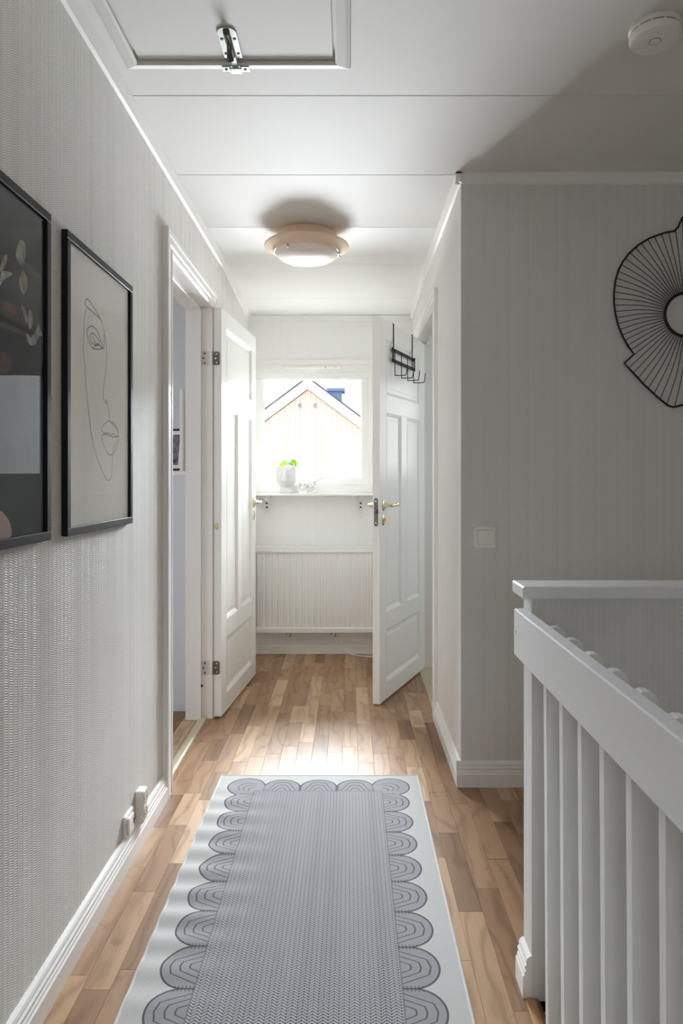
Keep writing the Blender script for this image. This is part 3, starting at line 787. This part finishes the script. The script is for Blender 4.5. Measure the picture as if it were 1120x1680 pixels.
# over-door hook rack on door_2 (modelled in the door's local frame, own top-level object)
hr = thing('hook_rack', 'black wire over-door rack with four hooks on the bathroom door', 'hook rack', (.457, 4.308, .010), rotz=math.radians(-114.1))
Hd = 2.045; yf = .0205; Wd = .775
xa, xb = Wd-.205, Wd-.525        # strap positions (from hinge)
for sx in (xa, xb):
    part(MB().box(sx-.006, sx+.006, yf, yf+.0025, 1.84, Hd+.0025).box(sx-.006, sx+.006, -.0235, yf, Hd+.0005, Hd+.003).box(sx-.006, sx+.006, -.0235, -.0208, Hd-.03, Hd+.003), 'strap', 'black', hr)
for zz in (1.900, 1.842):
    part(MB().box(xb-.03, xa+.03, yf+.0025, yf+.0055, zz-.009, zz+.009), 'cross_bar', 'black', hr)
for sx in (xb-.028, xa+.028):
    part(MB().box(sx-.004, sx+.004, yf+.0055, yf+.009, 1.830, 1.912), 'end_bar', 'black', hr)
for i in range(4):
    sx = xb+(xa-xb)*i/3
    part(MB().tube(smooth_path([(sx, yf+.009, 1.905), (sx, yf+.009, 1.86), (sx, yf+.010, 1.768), (sx, yf+.016, 1.760), (sx, yf+.066, 1.758), (sx, yf+.076, 1.765), (sx, yf+.082, 1.812)], 4), .0026, 8), 'hook', 'wire', hr, smooth=True)

# ------------------------------------------------------------------ pictures on the left wall
FX = -.679
def picture(name, label, y0, y1, z0=1.060, z1=1.802):
    t = thing(name, label, 'picture', (XL, (y0+y1)/2, z0))
    w = .020
    fr = MB()
    for (a, b, c, d) in ((y0, y1, z0, z0+w), (y0, y1, z1-w, z1), (y0, y0+w, z0+w, z1-w), (y1-w, y1, z0+w, z1-w)):
        fr.box(XL+.0005, FX, a, b, c, d)
    part(fr, 'frame', 'black', t, .0012)
    return t
p2 = picture('line_drawing', 'black-framed one-line drawing of a face', 1.646, 2.142)
part(MB().box(XL+.002, -.688, 1.660, 2.128, 1.074, 1.788), 'paper_sheet', 'paper', p2)
INK = {
'outline': [(1.783, 1.644), (1.775, 1.627), (1.769, 1.595), (1.767, 1.561), (1.767, 1.523), (1.774, 1.491), (1.783, 1.451), (1.793, 1.405), (1.809, 1.351), (1.828, 1.304), (1.856, 1.263), (1.895, 1.224), (1.926, 1.202), (1.949, 1.194), (1.968, 1.201), (1.976, 1.218), (1.981, 1.244), (1.985, 1.269)],
'brow': [(1.897, 1.636), (1.866, 1.643), (1.828, 1.646), (1.796, 1.649), (1.779, 1.653), (1.78, 1.664), (1.789, 1.67), (1.805, 1.67), (1.837, 1.661), (1.871, 1.648), (1.9, 1.631), (1.917, 1.606), (1.928, 1.586), (1.934, 1.554), (1.931, 1.52), (1.924, 1.49), (1.911, 1.458), (1.907, 1.432), (1.913, 1.42), (1.928, 1.413), (1.938, 1.416), (1.938, 1.422), (1.931, 1.422), (1.929, 1.417), (1.938, 1.41), (1.949, 1.398), (1.957, 1.382), (1.958, 1.366)],
'eye': [(1.915, 1.617), (1.915, 1.591), (1.912, 1.565), (1.9, 1.562), (1.871, 1.554), (1.832, 1.549), (1.814, 1.556), (1.796, 1.57), (1.788, 1.584), (1.796, 1.595), (1.814, 1.604), (1.832, 1.608), (1.861, 1.603), (1.885, 1.585), (1.907, 1.564)],
'iris': [(1.875, 1.579), (1.856, 1.586), (1.832, 1.59), (1.814, 1.583), (1.811, 1.573), (1.823, 1.563), (1.847, 1.561), (1.871, 1.567), (1.903, 1.563)],
'pupil': [(1.828, 1.588), (1.832, 1.577), (1.848, 1.568), (1.871, 1.568), (1.881, 1.577), (1.871, 1.58)],
'lid': [(1.832, 1.549), (1.848, 1.558), (1.875, 1.566), (1.903, 1.563)],
'upper_lip': [(1.893, 1.336), (1.91, 1.35), (1.949, 1.364), (1.973, 1.361), (1.995, 1.361), (2.029, 1.342), (2.035, 1.327), (2.012, 1.324), (1.992, 1.33), (1.973, 1.326), (1.952, 1.329), (1.931, 1.328), (1.907, 1.328), (1.893, 1.336)],
'lip_fold': [(1.958, 1.364), (1.984, 1.359), (2.012, 1.349), (2.035, 1.335)],
'lower_lip': [(1.897, 1.32), (1.921, 1.324), (1.957, 1.322), (2.001, 1.321), (2.035, 1.327), (2.032, 1.308), (2.012, 1.285), (1.984, 1.271), (1.957, 1.268), (1.931, 1.278), (1.907, 1.297), (1.897, 1.315), (1.901, 1.32)],
'chin': [(2.023, 1.323), (2.018, 1.307), (1.995, 1.29), (1.985, 1.269)]}
ink = MB()
for k, pts in INK.items():
    w = .0016 if k in ('iris', 'pupil', 'eye') else .0013
    P = smooth_path([(0, a, b) for a, b in pts], 4)
    L = []; Rr = []
    for i, p in enumerate(P):
        t = P[min(i+1, len(P)-1)]-P[max(i-1, 0)]; t.normalize(); n = Vector((0, -t.z, t.y))
        wd = w*(1.25 if k in ('brow',) and i < 36 else 1)
        L.append(Vector((-.6876, p.y, p.z))+n*wd); Rr.append(Vector((-.6876, p.y, p.z))-n*wd)
    m_ = len(P)
    ink.add(L+Rr, [(i, i+1, m_+i+1, m_+i) for i in range(m_-1)])
part(ink, 'ink_line', 'ink', p2)
part(MB().box(-.6860, -.6848, 1.660, 2.128, 1.074, 1.788), 'glass_sheet', 'picture_glass', p2)

p1 = picture('floral_picture', 'black-framed dark print with pale tulip petals', 1.060, 1.556)
part(MB().box(XL+.002, -.688, 1.074, 1.542, 1.074, 1.788), 'paper_sheet', 'dark_print', p1)
PET = [[(1.426, 1.698), (1.413, 1.678), (1.409, 1.659), (1.426, 1.647), (1.442, 1.656), (1.451, 1.68), (1.446, 1.699)], [(1.438, 1.639), (1.426, 1.621), (1.422, 1.608), (1.434, 1.59), (1.446, 1.591), (1.459, 1.611), (1.455, 1.63)], [(1.367, 1.649), (1.354, 1.633), (1.345, 1.616), (1.348, 1.607), (1.365, 1.626), (1.374, 1.646)], [(1.394, 1.618), (1.374, 1.617), (1.352, 1.61), (1.345, 1.597), (1.345, 1.58), (1.359, 1.596), (1.378, 1.607)], [(1.431, 1.563), (1.438, 1.549), (1.451, 1.532), (1.46, 1.538), (1.453, 1.553), (1.44, 1.563)], [(1.472, 1.563), (1.463, 1.551), (1.463, 1.531), (1.472, 1.521), (1.483, 1.539), (1.481, 1.555)], [(1.512, 1.544), (1.499, 1.527), (1.476, 1.505), (1.468, 1.491), (1.494, 1.493), (1.512, 1.513), (1.531, 1.521), (1.519, 1.531)], [(1.451, 1.508), (1.459, 1.494), (1.476, 1.487), (1.49, 1.496), (1.476, 1.503), (1.463, 1.509)]]
def blob(pts, mat, name):
    P = smooth_path([(-.6877, a, b) for a, b in pts], 4, True)
    c = sum(P, Vector())/len(P)
    part(MB().add([c]+P, [(0, 1+i, 1+(i+1) % len(P)) for i in range(len(P))]), name, mat, p1)
for pts in PET: blob(pts, 'petal', 'printed_petal')
for pts in ([(1.359, 1.549), (1.374, 1.558), (1.402, 1.558), (1.426, 1.558), (1.43, 1.547), (1.406, 1.537), (1.378, 1.537), (1.359, 1.538)], [(1.310, 1.441), (1.363, 1.452), (1.386, 1.452), (1.39, 1.434), (1.374, 1.414), (1.310, 1.409)]): blob(pts, 'rust', 'printed_bloom')
blob([(1.300, 1.140), (1.345, 1.136), (1.363, 1.128), (1.382, 1.112), (1.39, 1.094), (1.386, 1.081), (1.345, 1.078), (1.29, 1.078)], 'blush', 'printed_shoulder')
part(MB().box(-.6860, -.6848, 1.074, 1.542, 1.074, 1.788), 'glass_sheet', 'picture_glass', p1)

# sockets by the baseboard
s1 = thing('data_outlet', 'square white outlet with a raised centre above the baseboard', 'outlet', (XL, 2.131, .083))
part(MB().box(XL, XL+.009, 2.092, 2.170, .083, .160), 'base_plate', 'plastic', s1, .003)
part(MB().box(XL+.009, XL+.016, 2.106, 2.158, .094, .150), 'insert', 'plastic', s1, .004)
part(MB().box(XL+.0162, XL+.0168, 2.148, 2.154, .115, .132), 'port', 'plastic_grey', s1)
s2 = thing('wall_socket', 'narrow surface-mounted double socket nearer the bedroom doorway', 'socket', (XL, 2.234, .08))
part(MB().box(XL, XL+.028, 2.213, 2.257, .080, .184), 'housing', 'plastic', s2, .003)
for zz in (.107, .157):
    mt = Matrix.Translation((XL+.0282, 2.235, zz)) @ Matrix.Rotation(PI/2, 4, 'Y')
    sk = part(MB().lathe([(.0195, 0), (.0195, .001), (.0175, .001), (.0165, -.0005+.001), (.0001, .0004)], 28, mt), 'socket_face', 'sill_wood', s2)
    for dy in (-.0095, .0095):
        part(MB().lathe([(.0001, 0), (.0024, 0), (.0024, .0006), (.0001, .0006)], 8, Matrix.Translation((XL+.0287, 2.235+dy, zz)) @ Matrix.Rotation(PI/2, 4, 'Y')), 'pin_hole', 'plastic_grey', sk)

# light switch on the return wall
sw = thing('light_switch', 'square white rocker switch on the grey wall', 'light switch', (.529, YR, .929))
def rrect(cx, cz, hx, hz, r, n=5):
    pts = []
    for sx, sz, a0 in ((1, 1, 0), (-1, 1, 90), (-1, -1, 180), (1, -1, 270)):
        pts += [(cx+sx*(hx-r)+r*math.cos(math.radians(a0+90*k/n)), cz+sz*(hz-r)+r*math.sin(math.radians(a0+90*k/n))) for k in range(n+1)]
    return pts
part(MB().flat(rrect(.529, .970, .041, .041, .007), lambda p, q, t: (p, YR-t, q), .008), 'cover_plate', 'plastic', sw, .002)
part(MB().flat(rrect(.529, .970, .0295, .0290, .006), lambda p, q, t: (p, YR-.0075-t, q), .0012), 'rocker_gap', 'plastic_grey', sw)
part(MB().flat(rrect(.529, .970, .0288, .0280, .006), lambda p, q, t: (p, YR-.008-t, q), .0055), 'rocker', 'plastic', sw, .001)

# wire ornament on the return wall
wx, wz, wy = 1.313, 1.838, YR-.012
art = thing('wire_ornament', 'large black wire flower with radiating spokes on the wall', 'wall ornament', (wx, YR, wz-.36))
half = [(-.0165, .378), (-.0285, .3539), (-.0326, .3418), (-.0487, .3257), (-.0808, .3201), (-.113, .3097), (-.1452, .2976), (-.1894, .271), (-.2256, .2373), (-.2498, .2051), (-.2658, .1729), (-.2779, .1327), (-.2835, .0844), (-.2835, .0442), (-.2779, .004), (-.2675, -.0403), (-.2498, -.0845), (-.2296, -.1207), (-.2055, -.1545), (-.2433, -.1891), (-.2176, -.2172), (-.1693, -.2695), (-.113, -.3218), (-.0728, -.354), (-.0527, -.3604), (-.0326, -.3556), (-.0165, -.3515)]
rest = [(.02, -.335), (.07, -.318), (.11, -.330), (.16, -.305), (.21, -.262), (.245, -.21), (.262, -.150), (.268, -.09), (.298, -.06), (.300, .0), (.290, .07), (.268, .14), (.232, .205), (.185, .262), (.13, .31), (.08, .352), (.03, .385), (0, .392)]
full = half+rest
dense = []
for i, (a, b) in enumerate(full):
    c, d = full[(i+1) % len(full)]
    n = max(1, int(math.hypot(c-a, d-b)/.006))
    dense += [(a+(c-a)*k/n, b+(d-b)*k/n) for k in range(n)]
part(MB().tube([(wx+a, wy, wz+b) for a, b in full], .0040, 8, loop=True), 'outline_wire', 'wire', art, smooth=True)
part(MB().tube([(wx+.085*math.cos(2*PI*k/48), wy, wz+.085*math.sin(2*PI*k/48)) for k in range(48)], .0060, 8, loop=True), 'centre_ring', 'wire', art, smooth=True)
def ray_out(ang):
    best = None; dx, dz = math.cos(ang), math.sin(ang)
    for i in range(len(full)):
        (a, b), (c, d) = full[i], full[(i+1) % len(full)]
        den = dx*(d-b)-dz*(c-a)
        if abs(den) < 1e-9: continue
        t = (a*(d-b)-b*(c-a))/den; u = (a*dz-b*dx)/den*-1 if False else None
        px_, pz_ = dx*t, dz*t
        L2 = (c-a)**2+(d-b)**2; s = ((px_-a)*(c-a)+(pz_-b)*(d-b))/L2
        if t > .09 and -.001 <= s <= 1.001 and (best is None or t < best): best = t
    return best or .28
NS = 72
for k in range(NS):
    ang = 2*PI*(k+.5)/NS
    inner = ang+.10*math.sin(ang*1.5+.4)
    rr = ray_out(ang)
    p0 = (wx+.085*math.cos(inner), wy, wz+.085*math.sin(inner)); p3 = (wx+rr*math.cos(ang), wy, wz+rr*math.sin(ang))
    pm = (wx+(.085+rr)*.5*math.cos(inner*.62+ang*.38), wy-.004, wz+(.085+rr)*.5*math.sin(inner*.62+ang*.38))
    part(MB().tube(smooth_path([p0, pm, p3], 4), .0015, 5), 'spoke', 'wire', art)
for a in (.6, 2.2, 4.0, 5.5):
    part(MB().tube([(wx+.085*math.cos(a), wy, wz+.085*math.sin(a)), (wx+.085*math.cos(a), YR, wz+.085*math.sin(a))], .002, 6), 'wall_pin', 'wire', art)

# ------------------------------------------------------------------ ceiling fittings
hx0, hx1, hy0, hy1 = -.600, -.040, 1.18, 1.934
ht = thing('attic_hatch', 'white loft hatch with a moulded frame in the ceiling', 'hatch', ((hx0+hx1)/2, 1.55, C))
TR = [(0, 0), (0, -.013), (.006, -.016), (.030, -.010), (.042, -.004), (.044, 0)]
rings = []
for sx, sy, x_, y_ in ((-1, -1, hx0, hy0), (1, -1, hx1, hy0), (1, 1, hx1, hy1), (-1, 1, hx0, hy1)):
    rings.append([(x_+sx*p, y_+sy*p, C+q) for p, q in TR])
part(MB().sweep(rings, loop=True), 'hatch_frame', 'ceiling_old', ht)
part(MB().box(hx0+.006, hx1-.006, hy0+.006, hy1-.006, C-.007, C), 'hatch_panel', 'ceiling_old', ht, .001)
lt = part(MB().flat([(p-.325, q) for p, q in [(.026*math.cos(a), 1.810-.026*math.sin(a)) for a in [PI*k/12 for k in range(13)]][::-1]+[(.026, 1.915), (-.026, 1.915)]], lambda p, q, t: (p, q, C-.007-t), .004), 'latch_plate', 'steel', ht, .001)
part(MB().tube([(-.325, 1.80, C-.013), (-.325, 1.90, C-.013)], .009, 12), 'bolt_barrel', 'steel_dark', lt, smooth=True)
part(MB().box(-.334, -.316, 1.895, 1.965, C-.018, C-.010), 'bolt', 'steel', lt, .002)
part(MB().tube([(-.325, 1.845, C-.015), (-.325, 1.850, C-.035), (-.325, 1.868, C-.046)], [.007, .007, .010], 12), 'knob', 'steel_dark', lt, smooth=True)
for dx, yy in ((-.017, 1.832), (.017, 1.832), (-.017, 1.895), (.017, 1.895)):
    part(MB().lathe([(.0001, 0), (.0045, 0), (.0045, -.0012), (.0001, -.0018)], 10, Matrix.Translation((-.325+dx, yy, C-.011))), 'screw', 'screw', lt)
kp = part(MB().box(-.363, -.340, 1.945, 1.968, C-.018, C-.014).box(-.310, -.287, 1.945, 1.968, C-.018, C-.014).box(-.340, -.310, 1.945, 1.968, C-.024, C-.020).box(-.342, -.339, 1.945, 1.968, C-.024, C-.014).box(-.311, -.308, 1.945, 1.968, C-.024, C-.014), 'keeper', 'steel', ht)
for dx in (-.027, .027):
    part(MB().lathe([(.0001, 0), (.0045, 0), (.0045, -.0012), (.0001, -.0018)], 10, Matrix.Translation((-.325+dx, 1.957, C-.018))), 'screw', 'screw', kp)

sd = thing('smoke_detector', 'round white smoke detector on the ceiling above the stairs', 'smoke detector', (.805, 1.80, C))
mt = Matrix.Translation((.805, 1.80, C))
part(MB().lathe([(.0001, 0), (.064, 0), (.0655, -.003), (.0655, -.010), (.062, -.013), (.0001, -.013)], 56, mt), 'mounting_base', 'plastic', sd, smooth=True)
part(MB().lathe([(.0001, -.0125), (.057, -.0125), (.057, -.0175), (.0001, -.0175)], 48, mt), 'vent_gap', 'plastic_grey', sd)
part(MB().lathe([(.0001, -.0165), (.062, -.0165), (.064, -.0185), (.0635, -.032), (.0605, -.0365), (.054, -.038), (.0001, -.038)], 56, mt), 'cover', 'plastic', sd, smooth=True)
for k in range(12):
    a = 2*PI*k/12
    part(MB().box(-.0025, .0025, .0565, .062, -.0178, -.0124), 'vent_rib', 'plastic', sd).matrix_basis = Matrix.Translation((0, 0, 0)) @ (mt @ Matrix.Rotation(a, 4, 'Z'))
part(MB().tube([(.805+.0145*math.cos(2*PI*k/32), 1.80+.0145*math.sin(2*PI*k/32), C-.038) for k in range(32)], .0007, 6, loop=True), 'button_groove', 'plastic_grey', sd)
part(MB().lathe([(.0001, -.037), (.0138, -.037), (.0138, -.0386), (.0001, -.039)], 32, mt), 'test_button', 'plastic', sd)

lx, ly = -.208, 3.325; zc = ceil_z(ly)
lm = thing('ceiling_lamp', 'round beige flush ceiling lamp with frosted bowl', 'ceiling lamp', (lx, ly, zc))
mt = Matrix.Translation((lx, ly, zc))
part(MB().lathe([(.0001, 0), (.142, 0), (.146, -.003), (.148, -.055), (.0001, -.055)], 64, mt), 'base_pan', 'beige_metal', lm, smooth=True)
part(MB().lathe([(.148, -.050), (.180, -.052), (.2025, -.056), (.205, -.060), (.203, -.066), (.190, -.072), (.172, -.077), (.163, -.083), (.159, -.092), (.152, -.092), (.148, -.058)], 72, mt), 'rim_ring', 'beige_metal', lm, smooth=True)
dome = [(.1545, -.086)]+[(.1545*math.cos(a), -.091-.050*math.sin(a)) for a in [PI/2*k/14 for k in range(14)]]+[(.0008, -.141)]
part(MB().lathe(dome, 64, mt), 'glass_bowl', 'frost', lm, smooth=True)
for a in (PI*1.33, PI*1.33+2*PI/3, PI*1.33+4*PI/3):
    dx, dy = math.cos(a), math.sin(a)
    k_ = part(MB().box(-.010, .010, -.004, .004, -.006, .002), 'clip', 'steel', lm, .001)
    k_.matrix_basis = Matrix.Translation((lx+dx*.158, ly+dy*.158, zc-.093)) @ Matrix.Rotation(a, 4, 'Z')
    part(MB().lathe([(.0001, -.018), (.0045, -.016), (.0055, -.012), (.004, -.006), (.003, 0), (.0001, 0)], 12, Matrix.Translation((lx+dx*.160, ly+dy*.160, zc-.095))), 'thumb_screw', 'steel', lm, smooth=True)

# ------------------------------------------------------------------ rug
NX, NY = 78, 250
vs = []; fs = []
def rug_z(x, y):
    u = (x-RX0)/(RX1-RX0)
    fall = max(0, 1-u/.42); fall = fall*fall*(3-2*fall)
    amp = .0042*fall*(.55+.45*math.sin(y*3.1+1.2))
    end = min(1, (RY1-y)/.25)
    return .0075 + amp*end*(1+math.sin(2*PI*y/.108+u*1.2+.6*math.sin(y*7)))
for j in range(NY+1):
    for i in range(NX+1):
        x = RX0+(RX1-RX0)*i/NX; y = RY0+(RY1-RY0)*j/NY
        vs.append((x, y, rug_z(x, y)))
for j in range(NY):
    for i in range(NX):
        a = j*(NX+1)+i; fs.append((a, a+1, a+NX+2, a+NX+1))
top = len(vs)
rim = [i for i in range(NX+1)]+[j*(NX+1)+NX for j in range(1, NY+1)]+[NY*(NX+1)+i for i in range(NX-1, -1, -1)]+[j*(NX+1) for j in range(NY-1, 0, -1)]
vs2 = [(vs[i][0], vs[i][1], .0004) for i in rim]
n = len(rim)
for k in range(n):
    l = (k+1) % n; fs.append((rim[k], top+k, top+l, rim[l]))
fs.append(tuple(top+k for k in range(n)))
rg = thing('runner_rug', 'grey and white woven runner with scalloped border pattern', 'rug', ((RX0+RX1)/2, (RY0+RY1)/2, 0))
part(MB().add(vs+vs2, fs), 'woven_field', 'rug', rg, smooth=True)
bind = [(vs[i][0], vs[i][1], vs[i][2]*.62) for i in rim[::2]]
part(MB().tube(bind, .0046, 8, loop=True), 'binding', 'rug_binding', rg, smooth=True)

# ------------------------------------------------------------------ stair railing
sr = thing('stair_railing', 'white stair railing with a broad handrail and upright balusters', 'railing', (.41, .6, 0))
part(MB().sweep([[(.388, y, .785), (.4165, y, .785), (.4165, y, .894), (.388, y, .894)] for y in (-1.6, 1.612)]), 'handrail', 'rail_paint', sr, .003, seg=2)
part(MB().lathe([(.0001, 0), (.0045, 0), (.0045, .001), (.0001, .0005)], 12, Matrix.Translation((.3878, 1.588, .842)) @ Matrix.Rotation(-PI/2, 4, 'Y')), 'screw_plug', 'shade_grey', sr)
mb = MB()
y = 0; prof = [(0, -.12), (.0, .872)]
bp = [(.4175, .850), (.4185, .862), (.4215, .872), (.4275, .880), (.436, .8835), (.446, .8835), (.454, .879), (.459, .870), (.4605, .856)]
bot = [(.4665, -.16), (.4235, -.16)]
bme = MB().sweep([[(a-.4175, t, b) for a, b in bp+bot] for t in (-.0108, .0108)]).mesh('baluster', .0012); bme.materials.append(M['baluster_paint'])
for k in range(26):
    y = 1.462-k*.1095
    if y < -1.5: break
    o = bpy.data.objects.new('baluster', bme); COL.objects.link(o); o.parent = sr
    o.matrix_parent_inverse = Matrix.Translation(-LOC['stair_railing']); o.location = (.4178, y, 0)

# ------------------------------------------------------------------ outside: neighbour's gable
KY = 16.0
tag(part(MB().box(-60, 60, 5.2, 90, -3.2, -3.0).box(-60, 60, -60, 5.2, -3.2, -3.0), 'ground', 'ground'), 'pale ground outside the house', 'ground', None, 'structure')
nb = thing('neighbour_house', 'neighbouring house with pale yellow boarded gable and white bargeboards', 'house', (-.97, 18, -3))
ax, za = -.97, 3.28; sl = .747; hwid = 4.2
part(MB().sweep([[(ax-hwid, y, -3), (ax+hwid, y, -3), (ax+hwid, y, za-hwid*sl), (ax, y, za), (ax-hwid, y, za-hwid*sl)] for y in (KY, KY+9)]), 'gable_wall', 'siding', nb)
bw = .1215; i = 0
xk = ax-hwid
while xk < ax+hwid:
    xa_, xb_ = xk+.022, xk+bw
    tp = lambda q: za-abs(q-ax)*sl-.02
    pts = [(xa_, -3), (xb_, -3), (xb_, tp(xb_)), (xa_, tp(xa_))]
    if xa_ < ax < xb_: pts = [(xa_, -3), (xb_, -3), (xb_, tp(xb_)), (ax, tp(ax)), (xa_, tp(xa_))]
    part(MB().flat(pts, lambda p, q, t: (p, KY-t, q), .022), 'siding_board', 'siding', nb)
    xk += bw
OV = .15; th = .235
for s in (-1, 1):
    e = hwid+.5
    p_ = [(ax, za), (ax, za+th+.02), (ax+s*e, za+th+.02-e*sl), (ax+s*e, za-e*sl)]
    part(MB().sweep([[(p, y, q) for p, q in p_] for y in (KY-OV, KY-OV+.03)]), 'bargeboard', 'barge', nb)
    p2_ = [(ax, za+.05), (ax, za+th), (ax+s*e, za+th-e*sl), (ax+s*e, za+.05-e*sl)]
    part(MB().sweep([[(p, y, q) for p, q in p2_] for y in (KY-OV+.03, KY+9.3)]), 'roof_slope', 'barge', nb)
    p3 = [(ax, za+th+.021), (ax, za+th+.06), (ax+s*(e+.05), za+th+.06-(e+.05)*sl), (ax+s*(e+.05), za+th+.021-(e+.05)*sl)]
    part(MB().sweep([[(p, y, q) for p, q in p3] for y in (KY-OV-.02, KY+9.3)]), 'roof_sheet', 'roof', nb)
for vx in (492, 517):
    X = (vx-573)*KY/1120
    v_ = part(rectframe(X-.05, X+.05, 2.85, 2.96, .012, KY-.05, KY-.018), 'gable_vent', 'shade_grey', nb)
    for q in range(4): part(MB().box(X-.038, X+.038, KY-.045, KY-.02, 2.867+q*.022, 2.877+q*.022), 'louvre', 'shade_grey', v_)
ch = part(MB().box(-.52, -.20, 18.0, 18.5, 2.3, 3.50), 'chimney_stack', 'chimney', nb)
part(MB().box(-.60, -.12, 17.95, 18.55, 3.50, 3.58), 'chimney_cap', 'chimney', nb)
